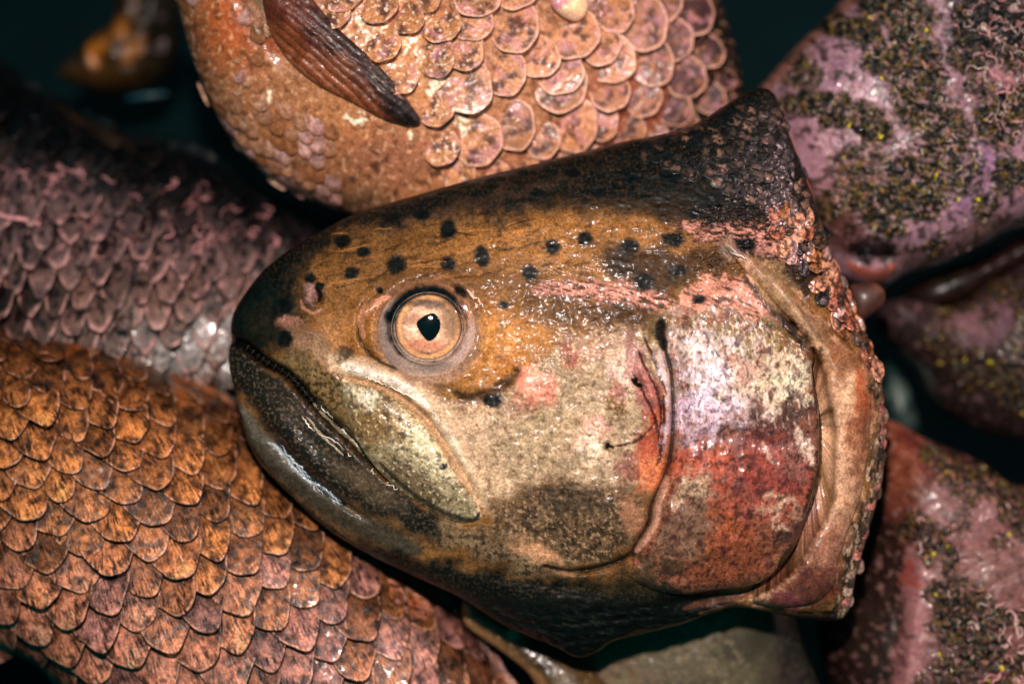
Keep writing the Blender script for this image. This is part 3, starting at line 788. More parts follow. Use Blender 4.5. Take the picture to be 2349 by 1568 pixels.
    p.ell(1850, 760, 90, 24, K(134, 98, 60), .8, rot=50)
    p.ell(1910, 820, 60, 40, K(150, 96, 56), .85)
    p.ell(1950, 905, 30, 60, K(192, 92, 44), .85)
    p.ell(1925, 905, 20, 50, K(220, 186, 146), .85)
    p.ell(1900, 1040, 30, 120, K(214, 166, 130), .8)
    p.ell(1950, 1000, 24, 90, K(156, 92, 60), .7)
    p.ell(1870, 1240, 60, 60, K(160, 106, 84), .8)
    p.ell(1850, 1330, 90, 46, K(112, 54, 44), .9)
    p.ell(1790, 1365, 40, 18, K(150, 70, 76), .8)
    p.speck(cb, K(150, 88, 60), 18, .2, .5, 78)
    p.stroke([(1750, 640), (1790, 700), (1850, 780), (1900, 850)], 4, K(200, 180, 150), .35, rough=1.8)
    # rim right of the band
    rm = p.zone([(1960, 760), (2040, 800), (2060, 1000), (2040, 1150), (1980, 1420), (1900, 1430), (1915, 1330), (1945, 1200), (1985, 1100), (1998, 960), (1990, 860)], K(126, 100, 78), .9, 8, 8)
    p.speck(rm, K(46, 40, 34), 18, -.05, .9, 79, (.8, 2.2), 8)
    p.speck(rm, K(206, 176, 146), 14, .15, .8, 80, (.8, 2), 8)
    p.ell(1985, 1230, 20, 120, K(86, 78, 66), .8, rot=14, rough=.7)
    p.stroke([(1795, 262), (1820, 330), (1845, 400), (1870, 470)], 5, K(220, 110, 60), .9, taper=True, warp=0)
    # the lowest cut edge
    p.zone([(1690, 1382), (1760, 1392), (1930, 1400), (1950, 1440), (1700, 1420)], K(40, 28, 24), .9, 6, 5)
    # black spots
    for cx, cy, rx, ry in SPOTS:
        p.ell(cx, cy, rx * 1.12, ry * 1.12, K(2, 20, 20), .97, soft=.32, rough=.25, warp=.15)
    p.ell(1407, 612, 34, 28, K(40, 30, 18), .7, soft=.7)
    p.ell(1280, 738, 22, 14, K(84, 58, 30), .6, soft=.7)
    p.ell(803, 815, 22, 14, K(50, 40, 24), .8, soft=.5)
    p.ell(1450, 873, 9, 12, K(8, 14, 14), 1, soft=.3); p.ell(1383, 1020, 8, 13, K(8, 14, 14), 1, soft=.3)
    p.stroke(PREOP, 4, K(40, 26, 20), .85, taper=False, rough=.3, warp=0)
    p.stroke([(1516, 1080), (1496, 1150), (1488, 1190), (1450, 1250)], 8, K(196, 146, 122), .8, rough=.3, warp=.1)
    p.c *= np.clip(1 + .22 * p.n3 + .28 * p.n2 + .18 * p.n1, .3, 1.8)[..., None]
    # scratches
    g = np.random.default_rng(5)
    for q in range(46):
        sx, sy = g.uniform(760, 1240), g.uniform(500, 660); a = math.radians(g.normal(-14, 9)); l = g.uniform(25, 90)
        p.stroke([(sx, sy), (sx + l * .5 * math.cos(a), sy + l * .5 * math.sin(a)), (sx + l * math.cos(a), sy + l * math.sin(a))], 1.7, K(30, 22, 10) if q % 3 else K(176, 118, 62), .6, rough=1)
    return p.c

COLLAR = [(1640, 566), (1662, 562), (1700, 590), (1760, 630), (1820, 690), (1880, 745), (1935, 792), (1974, 836), (1986, 890), (1984, 980), (1972, 1080), (1957, 1146), (1934, 1206), (1911, 1280), (1903, 1330), (1866, 1372), (1790, 1386), (1722, 1372), (1730, 1352), (1768, 1328), (1820, 1276), (1845, 1226), (1879, 1170), (1892, 1113), (1895, 1023), (1891, 957), (1878, 900), (1868, 850), (1845, 800), (1800, 742), (1750, 690), (1700, 640), (1665, 600)]

head = thing('trout_head', 'large cut trout head with black-spotted brown skin and one round eye, in the middle', 'fish head', (1280, 860, 0))
HB = Solid(HEAD, -10, 225, .5, detail=head_detail)
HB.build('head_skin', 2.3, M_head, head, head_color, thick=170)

# raised plates over the head
class Plate(Solid):
    def __init__(s, outline, H, rnd=None, **k):
        super().__init__(outline, 0, H, .5, rnd=rnd, **k)
    def height(s, x, y, d=None):
        z = HB.base(x, y) + Solid.base(s, x, y, d) - 4
        if s.detail is not None: z = z + s.detail(x, y)
        return z
OPER = [(1514, 732), (1540, 696), (1590, 652), (1640, 622), (1676, 620), (1716, 640), (1753, 688), (1793, 738), (1833, 778), (1850, 812), (1842, 845), (1848, 890), (1858, 940), (1857, 990), (1859, 1043), (1850, 1090), (1844, 1125), (1832, 1165), (1819, 1206), (1804, 1246), (1778, 1286), (1740, 1320), (1700, 1333), (1633, 1341), (1560, 1350), (1490, 1340), (1430, 1306), (1390, 1292), (1436, 1270), (1458, 1238), (1484, 1190), (1492, 1148), (1514, 1094), (1530, 1040), (1537, 957), (1533, 857), (1520, 800)]
def oper_detail(x, y):
    return 1.8 * fbm(x * 1.3, y * .7, 30, 2, 116) + groove(x, y, PREOP, 26, 30, False) + groove(x, y, [(1505, 745), (1540, 690), (1590, 645), (1645, 612)], 34, 34, False) + groove(x, y, [(1560, 668), (1650, 700), (1740, 748), (1830, 800)], 9, 5) + 3 * fbm(x, y, 60, 4, 15) + 1.0 * fbm(x * 1.6, y * .6, 14, 3, 16) + bump(x, y, 1640, 900, 110, 90, 12) + groove(x, y, [(1560, 1000), (1660, 990), (1760, 1010), (1850, 985)], 16, 8) \
        + groove(x, y, [(1520, 1120), (1600, 1160), (1700, 1230), (1740, 1300)], 22, 6) + bump(x, y, 1680, 1120, 90, 60, 8)
OP = Plate(OPER, 26, rnd=26, detail=oper_detail)
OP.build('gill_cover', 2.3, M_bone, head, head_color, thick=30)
COLB = Plate(COLLAR, 34, rnd=30, detail=lambda x, y: 1.5 * fbm(x, y, 30, 3, 17))
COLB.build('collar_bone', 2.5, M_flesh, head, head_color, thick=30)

MAXI = [(792, 866), (820, 874), (870, 887), (925, 917), (975, 962), (1012, 1010), (1040, 1060), (1075, 1110), (1100, 1145), (1109, 1170), (1092, 1184), (1048, 1184), (996, 1160), (943, 1128), (893, 1088), (848, 1035), (816, 978), (798, 915)]
def maxi_color(x, y):
    K = lin
    p = Paint(x, y, K(152, 136, 102))
    p.ell(860, 960, 50, 60, K(136, 100, 48), .8, rot=40)
    p.ell(940, 960, 40, 40, K(156, 116, 62), .7)
    p.ell(990, 1010, 40, 80, K(200, 190, 150), .9, rot=-40, rough=1.2)
    p.ell(845, 905, 36, 14, K(196, 188, 160), .9, rot=25, rough=1.3)
    p.ell(960, 1100, 80, 26, K(110, 88, 56), .8, rot=38)
    p.ell(1060, 1130, 30, 40, K(150, 138, 100), .8, rough=.8, rot=-30)
    m = np.ones(x.shape)
    p.speck(m, K(70, 58, 32), 16, .16, .6, 91)
    p.speck(m, K(216, 208, 174), 9, .36, .55, 92)
    p.stroke([(800, 868), (850, 876), (905, 898), (955, 935), (1000, 984), (1035, 1045), (1072, 1098), (1098, 1140), (1104, 1168)], 3.2, K(226, 204, 160), .7, taper=False, rough=.8, warp=0)
    p.stroke([(1103, 1160), (1088, 1178), (1040, 1168), (980, 1138), (930, 1100), (880, 1050)], 6, K(56, 44, 28), .8, warp=0)
    p.stroke([(1020, 1062), (1030, 1050)], 7, K(10, 20, 26), 1)
    return p.c
Plate(MAXI, 26, rnd=30, detail=lambda x, y: 2.0 * fbm(x, y, 26, 4, 18) + .8 * fbm(x, y, 7, 3, 19)).build('upper_jaw_plate', 2.0, M_bone, head, maxi_color, thick=24)

# folds of thin membrane (torn scaly edge right of the cut)
def dome(name, parent, cx, cy, rx, ry, zc, h, mat, colfn, n=64, rings=30, outline=None, flat=0):
    th = np.linspace(0, 2 * np.pi, n, endpoint=False); r = np.linspace(0, 1, rings + 1)[1:]
    ox, oy = (np.cos(th), np.sin(th)) if outline is None else outline(th)
    X = np.concatenate([[cx], (cx + rx * ox[None] * r[:, None]).ravel()]); Y = np.concatenate([[cy], (cy + ry * oy[None] * r[:, None]).ravel()])
    q = np.concatenate([[0], np.repeat(r, n)])
    Z = zc + h * np.sqrt(np.maximum(0, 1 - (q * (1 - flat)) ** 2))
    i = np.arange(n); j = (i + 1) % n
    F = [np.stack([1 + k * n + i, 1 + k * n + j, 1 + (k + 1) * n + j, 1 + (k + 1) * n + i], 1) for k in range(rings - 1)]
    T = np.stack([np.zeros(n, int), 1 + j, 1 + i], 1)
    co = np.stack([X, Y, Z], 1)
    # skirt
    low = co[-n:].copy(); low[:, 2] -= max(10, h * .5); b = len(co) - n
    F.append(np.stack([b + i, b + j, len(co) + j, len(co) + i], 1))
    co = np.concatenate([co, low])
    F = [f[:, ::-1] for f in F]
    return mesh_obj(name, co, [np.concatenate(F), T[:, ::-1]][:2], mat, parent, colfn(co[:, 0], co[:, 1]), zref=0)

ez = float(HB.base(np.array([990.]), np.array([758.]))[0])
def ball_col(x, y):
    K = lin
    p = Paint(x, y, K(176, 150, 138))
    p.ell(1000, 850, 80, 30, K(200, 172, 150), .8, warp=.3)
    p.ell(900, 800, 26, 60, K(150, 128, 118), .7, warp=.3, rot=-20)
    p.ell(1070, 700, 46, 40, K(168, 112, 66), .9, warp=.3)
    p.ell(985, 672, 90, 30, K(160, 108, 66), .9, warp=.3)
    q = np.hypot(x - 988, y - 750); a = np.arctan2(y - 750, x - 988)
    w = 9 + 7 * np.cos(a + 2.0) + 4 * fbm(x, y, 20, 3, 33)
    m = np.exp(-((q - 83) / np.maximum(w, 3.5)) ** 2) * (.80 + .35 * fbm(x, y, 12, 3, 34))
    p.mix(np.clip(m, 0, 1), K(26, 26, 26))
    p.stroke([(903, 735), (922, 705), (948, 684), (980, 674), (1015, 676), (1048, 700), (1064, 722)], 11.5, K(6, 18, 18), .97, taper=True, warp=0, rough=.25)
    p.ell(905, 728, 15, 14, K(10, 16, 15), .95, warp=.1)
    p.ell(1060, 672, 17, 11, K(12, 16, 14), .95, rot=40, warp=.2)
    p.ell(1000, 840, 60, 14, K(90, 80, 84), .6, soft=.8, warp=.2)
    return p.c
ball = dome('eye', head, 990, 760, 112, 109, ez - 28, 50, M_eye, ball_col, 160, 60, flat=.06)
def iris_col(x, y):
    K = lin
    p = Paint(x, y, K(206, 162, 130))
    q = np.hypot(x - 990, y - 752)
    p.mix(np.exp(-((q - 66) / 8) ** 2) * .9, K(214, 156, 100))
    p.mix(np.exp(-((q - 56 - 3 * p.n2) / 4) ** 2) * .6 * (.6 + p.n1), K(100, 56, 40))
    p.mix(np.exp(-((q - 32) / 5) ** 2) * .7, K(232, 186, 150))
    p.ell(1040, 735, 24, 40, K(134, 104, 74), .8, warp=.3)
    p.ell(990, 698, 50, 10, K(60, 44, 30), .7, warp=.3)
    p.ell(958, 735, 20, 12, K(150, 96, 80), .6, warp=.3)
    p.ell(985, 790, 40, 14, K(190, 112, 78), .7, warp=.3)
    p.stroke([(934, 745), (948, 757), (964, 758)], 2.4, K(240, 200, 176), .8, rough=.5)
    p.mix(np.exp(-((q - 73) / 3.5) ** 2) * .8, K(60, 44, 40))
    return p.c
eye_z = ez - 28 + 50 * .78
iris = dome('iris', head, 990, 752, 74, 73, eye_z, 14, M_iris, iris_col, 120, 40)
def pup(th):
    K = [(27, -4), (24, -18), (12, -30), (-4, -27), (-18, -18), (-26, -8), (-21, 7), (-10, 23), (1, 31), (14, 25), (24, 10)]
    P = spline(K, 12, True); a = np.arctan2(P[:, 1], P[:, 0]); r = np.hypot(P[:, 0], P[:, 1]); o = np.argsort(a)
    rr = np.interp((th + np.pi) % (2 * np.pi) - np.pi, a[o], r[o], period=2 * np.pi)
    return rr * np.cos(th), rr * np.sin(th)
# iris and pupil hang one level below the eye: pupil is a sub-part too
def sub(o, ball):   # keep place while parented to a part whose own origin is the head's
    o.parent = ball
iris.parent = ball
pupil = dome('pupil', head, 990, 751, 1, 1, eye_z + 13, 4, M_pupil, lambda x, y: np.zeros((len(x), 3)), 90, 12, outline=pup)
pupil.parent = ball
cornea = dome('cornea', head, 990, 754, 84, 82, eye_z - 2, 32, M_cornea, lambda x, y: np.zeros((len(x), 3)), 96, 30)
cornea.parent = ball

# teeth along the upper lip
tp = []
g = np.random.default_rng(9)
LP = spline(MOUTH[2:9], 10)
for k in range(4, len(LP) - 4, 4):
    x0, y0 = LP[k]; z0 = float(HB.base(np.array([x0]), np.array([y0]))[0])
    L_ = g.uniform(7, 13)
    P = np.array([(x0 + 4, y0 - 5, z0 - 3), (x0, y0 + 1, z0 - 4), (x0 - 3, y0 + L_ * .6, z0 - 8)])
    tubes('tooth', [(P, np.array([2.6, 1.9, .3]), lin(58, 52, 38))], M_bone, head, 0, None, 6)

# small raised scales on the nape and shoulder
def lattice(poly, a, b, o, seed=0, drop=0, jit=0, rng_=None):
    g = np.random.default_rng(seed); P = np.array(poly, float); out = []
    a = np.array(a, float); b = np.array(b, float)
    I, J = np.meshgrid(np.arange(-90, 90), np.arange(-90, 90))
    Q = np.array(o, float) + I.ravel()[:, None] * a + J.ravel()[:, None] * b
    k = inside(Q[:, 0], Q[:, 1], P) & (g.random(len(Q)) > drop)
    Q = Q[k]
    return Q + g.normal(0, 1, Q.shape) * jit
def nape_col(x, y, al, be, rv, C, r_):
    M = len(C); t = r_.random((M, 1, 1))
    dark = lin(22, 20, 16)
    f = sstep(1450, 1750, C[:, :1] + (C[:, 1:] - 300) * .8)[..., None]
    lite = lin(96, 70, 44) * (1 - f) + lin(150, 110, 90) * f
    m = (1 - sstep(.15, .85, rv + .45 * fbm(x, y, 9, 3, 51)))[..., None] * (.15 + .85 * t * t)
    present = (r_.random((M, 1, 1)) > .3)
    m = m * present
    return dark + (lite - dark) * m
Q = lattice([(1480, 330), (1600, 290), (1720, 235), (1770, 230), (1800, 320), (1850, 440), (1870, 510), (1780, 500), (1720, 470), (1620, 440), (1540, 400), (1470, 370)], (23, 10), (-7, 20), (1600, 300), 3, .15, 3)
scale_mesh('nape_scales', HB, Q, (23, 10), (-7, 20), M_scale_n, head, nape_col, k=3, n=2.0, ext=.8, rings=7, spokes=22, lift=1, dome=0, jit=1.5, kvar=.5, seed=4, thick=2)
def sh_col(x, y, al, be, rv, C, r_):
    M = len(C)
    pal = np.array([lin(214, 150, 116), lin(190, 112, 84), lin(120, 84, 60), lin(206, 160, 150), lin(52, 40, 34), lin(178, 112, 66)])
    c = pal[r_.choice(6, M, p=[.28, .2, .22, .12, .03, .15])][:, None]
    m = sstep(-.25, .3, fbm(x, y, 12, 4, 52))[..., None]
    c = c * (.25 + .75 * m)
    rim = (rv > .97)[..., None]
    return np.where(rim, c * 1.25, c)
Q = lattice([(1790, 480), (1868, 505), (1905, 600), (1950, 700), (1998, 800), (2015, 850), (2020, 900), (1985, 850), (1940, 780), (1890, 720), (1850, 660), (1780, 590), (1740, 520)], (17, 14), (-8, 23), (1800, 500), 3, .12, 4)
scale_mesh('shoulder_scales', HB, Q, (18, 14), (-8, 25), M_scale_w, head, sh_col, k=14, n=2.3, ext=.92, rings=8, spokes=26, lift=2, dome=1, jit=2.5, kvar=.6, seed=5, thick=4)
Q = lattice([(2000, 880), (2024, 900), (2025, 1050), (2015, 1120), (1975, 1260), (1950, 1380), (1925, 1390), (1950, 1270), (1990, 1130), (2002, 1000)], (14, 12), (-8, 18), (2000, 950), 6, .3, 4)
def rim_col(x, y, al, be, rv, C, r_):
    M = len(C)
    pal = np.array([lin(216, 140, 126), lin(156, 120, 96), lin(92, 78, 66), lin(190, 160, 140)])
    c = pal[r_.choice(4, M)][:, None]
    return c * (.5 + .5 * sstep(-.3, .4, fbm(x, y, 9, 3, 53))[..., None])
scale_mesh('rim_scales', HB, Q, (16, 13), (-8, 20), M_scale_n, head, rim_col, k=4, n=2.2, ext=.85, rings=5, spokes=18, lift=-1, dome=1, jit=2, kvar=.6, seed=6, thick=3)

# wet glints on the head, modelled as thin pale threads
def along(surf, pts, amp, r, col, seed, lift=3, n=60, gap=.25):
    g = np.random.default_rng(seed); P = spline(pts, 16); t = np.linspace(0, 1, len(P))
    x = P[:, 0] + amp * fbm(np.arange(len(P)) * 4., np.zeros(len(P)), 9, 3, seed); y = P[:, 1] + amp * fbm(np.arange(len(P)) * 4., np.zeros(len(P)) + 50, 9, 3, seed + 1)
    z = surf.height(x, y) + lift
    out = []; k = 0
    while k < len(P) - 4:
        L_ = int(g.uniform(6, 26)); e = min(k + L_, len(P))
        if e - k > 3:
            R = r * g.uniform(.6, 1.3) * (np.sin(np.linspace(.1, np.pi - .1, e - k)))
            out.append((np.column_stack([x[k:e], y[k:e], z[k:e]]), R, col))
        k = e + int(g.uniform(0, 14) * gap * 2)
    return out
W = lin(226, 214, 196); PK = lin(240, 180, 150); BL = lin(196, 208, 214)
wp = []
wp += along(HB, [(705, 950), (735, 985), (780, 1005), (815, 1040)], 3, 1.5, W, 1)
wp += along(HB, [(745, 925), (790, 975), (830, 1020), (870, 1060), (930, 1105), (960, 1130)], 5, 1.7, W, 2)
wp += along(HB, [(860, 1068), (900, 1100), (940, 1122)], 9, 1.5, W, 3)
wp += along(HB, [(655, 1020), (700, 1075), (735, 1105), (760, 1120), (800, 1160)], 7, 2.0, BL, 4)
wp += along(HB, [(668, 1040), (710, 1080), (740, 1120), (790, 1150)], 6, 1.5, BL, 5)
wp += along(HB, [(1075, 668), (1095, 700), (1092, 712), (1078, 722)], 3, 3, PK, 8, lift=8)
wp += along(HB, [(1085, 670), (1105, 700), (1130, 722)], 6, 2.2, PK, 9)
wp += along(HB, [(1100, 770), (1092, 800), (1078, 818)], 1, 2.3, W, 11, lift=6)
wp += along(HB, [(845, 720), (870, 705), (885, 700)], 3, 2, PK, 13)
wp += along(HB, [(795, 848), (830, 850), (860, 866), (900, 880)], 4, 1.6, W, 14)
wp += along(HB, [(900, 880), (960, 910), (1000, 940), (1020, 965)], 3, 1.6, W, 15)
wp += along(HB, [(1655, 585), (1690, 600), (1700, 610)], 3, 2, W, 17, lift=30)
tubes('glint_threads', wp, M_glint, head, 0, None)

# ================================================================== ORANGE CARP, lower left
OC = [(-160, 762), (0, 768), (100, 775), (190, 795), (300, 833), (400, 885), (480, 922), (530, 965), (575, 1005), (640, 1065), (730, 1135), (830, 1225), (925, 1325), (1005, 1405), (1085, 1490), (1150, 1580), (1230, 1700), (1100, 1850), (600, 1850), (260, 1700), (110, 1590), (40, 1535), (-30, 1495), (-160, 1440)]
carp1 = thing('orange_scaled_carp', 'orange-brown carp flank with sharp fan-lined scales in the lower left corner', 'fish', (450, 1250, -250))
C1 = Solid(OC, -265, 290, .5, rnd=230)
def c1_body(x, y):
    p = Paint(x, y, lin(96, 48, 26)); p.speck(np.ones(x.shape), lin(30, 18, 14), 24, 0, .7, 3); return p.c
Z1 = -20
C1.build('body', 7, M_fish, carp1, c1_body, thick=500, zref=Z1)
def unroll(surf, Q, R):
    d, nx, ny = surf.dist(Q[:, 0], Q[:, 1])
    gx = (Q[:, 0] - nx); gy = (Q[:, 1] - ny); L_ = np.hypot(gx, gy) + 1e-6
    sgn = np.sign(d); gx = gx / L_ * sgn; gy = gy / L_ * sgn     # inward direction
    d0 = d + (math.pi / 2 - 1) * R
    ok = d0 > 0.12 * R
    d1 = np.where(d0 < R * math.pi / 2, R * (1 - np.cos(np.clip(d0 / R, 0, math.pi / 2))), d)
    return np.column_stack([nx + gx * d1, ny + gy * d1]), ok
def lat_fields(fn, I, J, surf, R):
    P, ok = unroll(surf, fn(I, J), R)
    A = (unroll(surf, fn(I + .5, J), R)[0] - unroll(surf, fn(I - .5, J), R)[0])
    B = (unroll(surf, fn(I, J + .5), R)[0] - unroll(surf, fn(I, J - .5), R)[0])
    la = np.hypot(*A.T); lb = np.hypot(*B.T)
    k = ok & (la > 12) & (lb > 12) & (la < 160) & (lb < 160) & (P[:, 0] > -120) & (P[:, 0] < 2450) & (P[:, 1] < 1680) & (P[:, 1] > -120)
    return P[k], A[k], B[k]
def fc1(i, j):
    a0 = np.array([66., 34]); b0 = np.array([0., 59]); c = np.array([.5, 1.7]); e = np.array([-3.6, 3.0])
    return np.array([10., 800]) + i[:, None] * (a0 + j[:, None] * c) + j[:, None] * b0 + (j * j / 2)[:, None] * e
I, J = np.meshgrid(np.arange(-8, 26.), np.arange(-12, 16.)); I = I.ravel(); J = J.ravel()
k = (I > -8) & (J > -10); P, A, B = lat_fields(fc1, I[k], J[k], C1, 110)
def c1_col(x, y, al, be, rv, C, r_):
    M = len(C)
    up = lin(222, 140, 76); lo = lin(240, 154, 120); ma = lin(216, 154, 156); dk = lin(40, 24, 20)
    f = sstep(1020, 1420, C[:, 1] - .25 * C[:, 0] + r_.normal(0, 50, M))[:, None, None]
    c = up * (1 - f) + lo * f
    edge_shade = sstep(100, 20, C1.dist(C[:, 0], C[:, 1])[0])[:, None, None]   # shade towards the outline, painted into the scale colour
    c = c * (1 - .6 * edge_shade)
    k = (r_.random(M) < .32)[:, None, None] & (C[:, 1] > 1250)[:, None, None]
    c = np.where(k, ma * .5 + c * .5, c)
    c = c * (1 + r_.normal(0, .16, (M, 1, 1))) * np.where(r_.random((M, 1, 1)) < .15, .6, 1)
    sh = 47 * np.arange(M)[:, None]
    n = fbm(x + sh, y, 26, 3, 41)
    m = sstep(.1, .5, n - .2 + .35 * (rv * (al + be > 0)))[..., None] * .66
    c = c * (1 - m) + dk * m
    n2 = fbm(x + sh, y, 22, 2, 43)[..., None]
    o = lin(214, 112, 44)
    c = c * (1 - .8 * sstep(.5, -.05, np.minimum(al, be))[..., None] * (.6 + .5 * fbm(x, y, 30, 2, 44))[..., None])  # dark root pigment plus crevice shade painted into the colour
    c = c + (o - c) * np.clip(sstep(.4, -.6, (al + be))[..., None] * .5 + n2 * .3, 0, .7)
    rim = sstep(.9, .97, rv)[..., None] * (.95 - .4 * m)
    c = c + (lin(236, 172, 138) - c) * rim * .95 * sstep(-.5, .3, fbm(x, y, 30, 2, 49))[..., None]
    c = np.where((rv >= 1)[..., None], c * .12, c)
    return c
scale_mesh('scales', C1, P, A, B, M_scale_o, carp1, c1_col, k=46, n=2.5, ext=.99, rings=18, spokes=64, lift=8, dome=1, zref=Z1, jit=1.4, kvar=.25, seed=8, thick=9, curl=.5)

# ================================================================== TOP CARP with big round scales and fin
TC = [(340, -300), (372, -100), (392, 0), (418, 100), (448, 190), (490, 272), (540, 340), (600, 393), (680, 438), (750, 468), (800, 486), (880, 520), (960, 540), (1100, 520), (1250, 470), (1400, 420), (1560, 380), (1680, 320), (1735, 230), (1745, 140), (1720, 40), (1680, -80), (1600, -300)]
carp2 = thing('pink_scaled_carp', 'pinkish tan carp with large round scales and dark red fin, above the trout head', 'fish', (950, 150, -200))
def c2_detail(x, y):
    z = 3 * fbm(x, y, 60, 4, 25) + 1.4 * fbm(x, y, 16, 3, 26)
    z += groove(x, y, [(560, -60), (600, 30), (640, 100), (700, 150)], 26, 22)
    z += bump(x, y, 500, 80, 60, 120, 16)
    return z
C2 = Solid(TC, -290, 330, .5, tilt=(-.2, -.02, 900, 200), detail=c2_detail)
def c2_col(x, y):
    K = lin
    p = Paint(x, y, K(184, 126, 88))
    p.ell(540, 60, 100, 110, K(190, 92, 34), .9, soft=.8)
    p.ell(620, 0, 60, 60, K(176, 100, 50), .7)
    p.ell(640, 60, 80, 60, K(160, 70, 30), .7)
    p.ell(820, 330, 180, 80, K(176, 108, 66), .8, soft=.8, rot=20)
    p.ell(900, 60, 120, 100, K(200, 130, 74), .9, soft=.8)
    p.ell(960, 180, 100, 80, K(204, 140, 88), .9, soft=.8)
    p.ell(760, 260, 80, 50, K(196, 130, 78), .8, soft=.8)
    p.ell(620, 300, 120, 120, K(176, 114, 70), .8, soft=.8, rot=40)
    p.ell(900, 370, 130, 50, K(168, 110, 80), .8)
    p.ell(1200, 340, 200, 60, K(190, 124, 92), .8)
    p.ell(1500, 250, 160, 120, K(164, 88, 68), .9, soft=.7)
    p.ell(1660, 120, 120, 240, K(48, 32, 32), .95, soft=.6)
    p.ell(1450, -10, 160, 60, K(112, 70, 60), .8, soft=.7)
    p.ell(1740, 60, 90, 240, K(22, 26, 26), .95, soft=.5)  # right side's fade into shadow painted as dark colour
    # far left flank and belly line are greenish grey-brown
    p.zone([(340, -150), (400, -150), (440, 60), (500, 220), (600, 340), (760, 430), (860, 480), (700, 520), (360, 300)], K(104, 72, 48), .75, 40, 20)
    p.zone([(700, 400), (800, 420), (900, 440), (860, 560), (740, 500)], K(112, 88, 62), .6, 30, 20)
    m = np.ones(x.shape)
    p.speck(m, K(110, 62, 38), 20, .25, .55, 101)
    p.speck(m, K(228, 182, 140), 14, .32, .5, 102)
    p.speck(p.mell(900, 80, 140, 100), K(244, 222, 196), 11, .3, .9, 103, (1, 2.2), 30)
    for cx, cy, rx, ry in ((880, 85, 6, 12), (840, 60, 8, 14), (940, 112, 8, 5), (990, 205, 9, 6), (1000, 225, 14, 8), (1020, 195, 22, 12), (942, 312, 8, 14), (1045, 262, 30, 5), (1060, 290, 14, 12), (1090, 350, 12, 18), (820, 272, 16, 6), (1075, 310, 9, 26), (620, 232, 8, 14), (700, 275, 14, 5), (1010, 230, 26, 16), (950, 95, 14, 5), (1035, 215, 30, 20)):
        p.ell(cx, cy, rx, ry, K(250, 226, 196), .9, soft=.4, rough=1.1)
    for cx, cy in ((850, 352), (870, 375), (905, 425), (1000, 400), (1050, 395), (800, 400), (1160, 440)):
        p.ell(cx, cy, 9, 6, K(96, 60, 48), .8, rough=.6)
    return p.c
Z2 = -40
C2.build('body', 3.2, M_fish, carp2, c2_col, thick=400, zref=Z2)
big = [(1283, 190, 64), (1156, 170, 53), (1176, 64, 62), (1236, 132, 48), (1283, 160, 56), (1313, 72, 60), (1403, 126, 58), (1173, 285, 57), (1313, 278, 60), (1093, 318, 55), (1243, 315, 44), (1093, -5, 54), (1376, 95, 54), (1066, 200, 62), (920, 185, 40), (1475, 40, 62), (1500, 130, 55), (1180, -30, 60), (790, -10, 50), (770, 40, 40), (1410, 20, 50), (1550, 70, 56), (1585, 155, 50), (1480, 210, 46), (1400, 200, 44), (1560, 230, 44), (1380, 270, 44), (1450, 290, 40), (1520, -20, 60), (1600, 0, 60), (1200, 395, 44), (1130, 400, 40), (1640, 90, 44), (1650, 200, 40), (1590, 270, 34), (1690, 150, 26), (1700, 210, 26), (1515, 300, 34), (1290, 360, 38), (1350, 350, 34), (1010, 60, 50), (965, -10, 52), (1000, 140, 50), (935, 50, 44), (880, 110, 44), (1062, 120, 50), (1000, 250, 46), (1010, 335, 44), (870, 20, 46), (1080, 50, 52), (1050, 400, 40)]
bc = np.array([(a, b) for a, b, r in big], float); br = np.array([r for a, b, r in big])
dirA = np.array([math.cos(math.radians(5)), math.sin(math.radians(-5))]); dirB = np.array([.12, 1.0])
def c2s_col(x, y, al, be, rv, C, r_):
    M = len(C)
    c = lin(204, 142, 104) * np.ones((M, 1, 1))
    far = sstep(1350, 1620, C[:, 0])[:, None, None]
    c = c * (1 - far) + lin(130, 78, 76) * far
    c = c * (1 - .82 * sstep(1460, 1690, C[:, 0])[:, None, None])  # right-hand scales darkened to match the painted shadow
    left = sstep(1120, 1000, C[:, 0])[:, None, None]
    c = c * (1 - left) + lin(198, 136, 90) * left
    c = c * (1 + r_.normal(0, .1, (M, 1, 1)))
    sh = 61 * np.arange(M)[:, None]
    n = fbm(x + sh, y, 34, 4, 45)
    dk = lin(96, 58, 54)
    m = sstep(-.2, .35, n - .15 * rv)[..., None] * .85
    c = c * (1 - m) + dk * m
    ol = sstep(.1, .5, fbm(x + sh, y, 40, 2, 46))[..., None] * .6
    c = c + (lin(186, 122, 64) - c) * ol * .7
    pk = sstep(.1, .5, fbm(x + sh, y, 40, 2, 47))[..., None] * .5
    c = c + (lin(206, 142, 150) - c) * pk
    rim = sstep(.86, .95, rv)[..., None] * .8 * (1 - .8 * left)
    c = c + (lin(244, 222, 196) - c) * (sstep(.3, .5, fbm(x, y, 10, 3, 60)) * sstep(1250, 1000, x))[..., None] * .7
    c = c + (lin(232, 178, 150) - c) * rim
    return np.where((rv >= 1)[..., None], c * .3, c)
scale_mesh('scales', C2, bc, dirA[None] * br[:, None], dirB[None] * br[:, None] * 1.05, M_scale_p, carp2, c2s_col, k=34, n=2.15, ext=1.0, rings=22, spokes=72, lift=12, dome=0, zref=Z2, jit=0, kvar=.15, seed=12, thick=7, curl=.6)
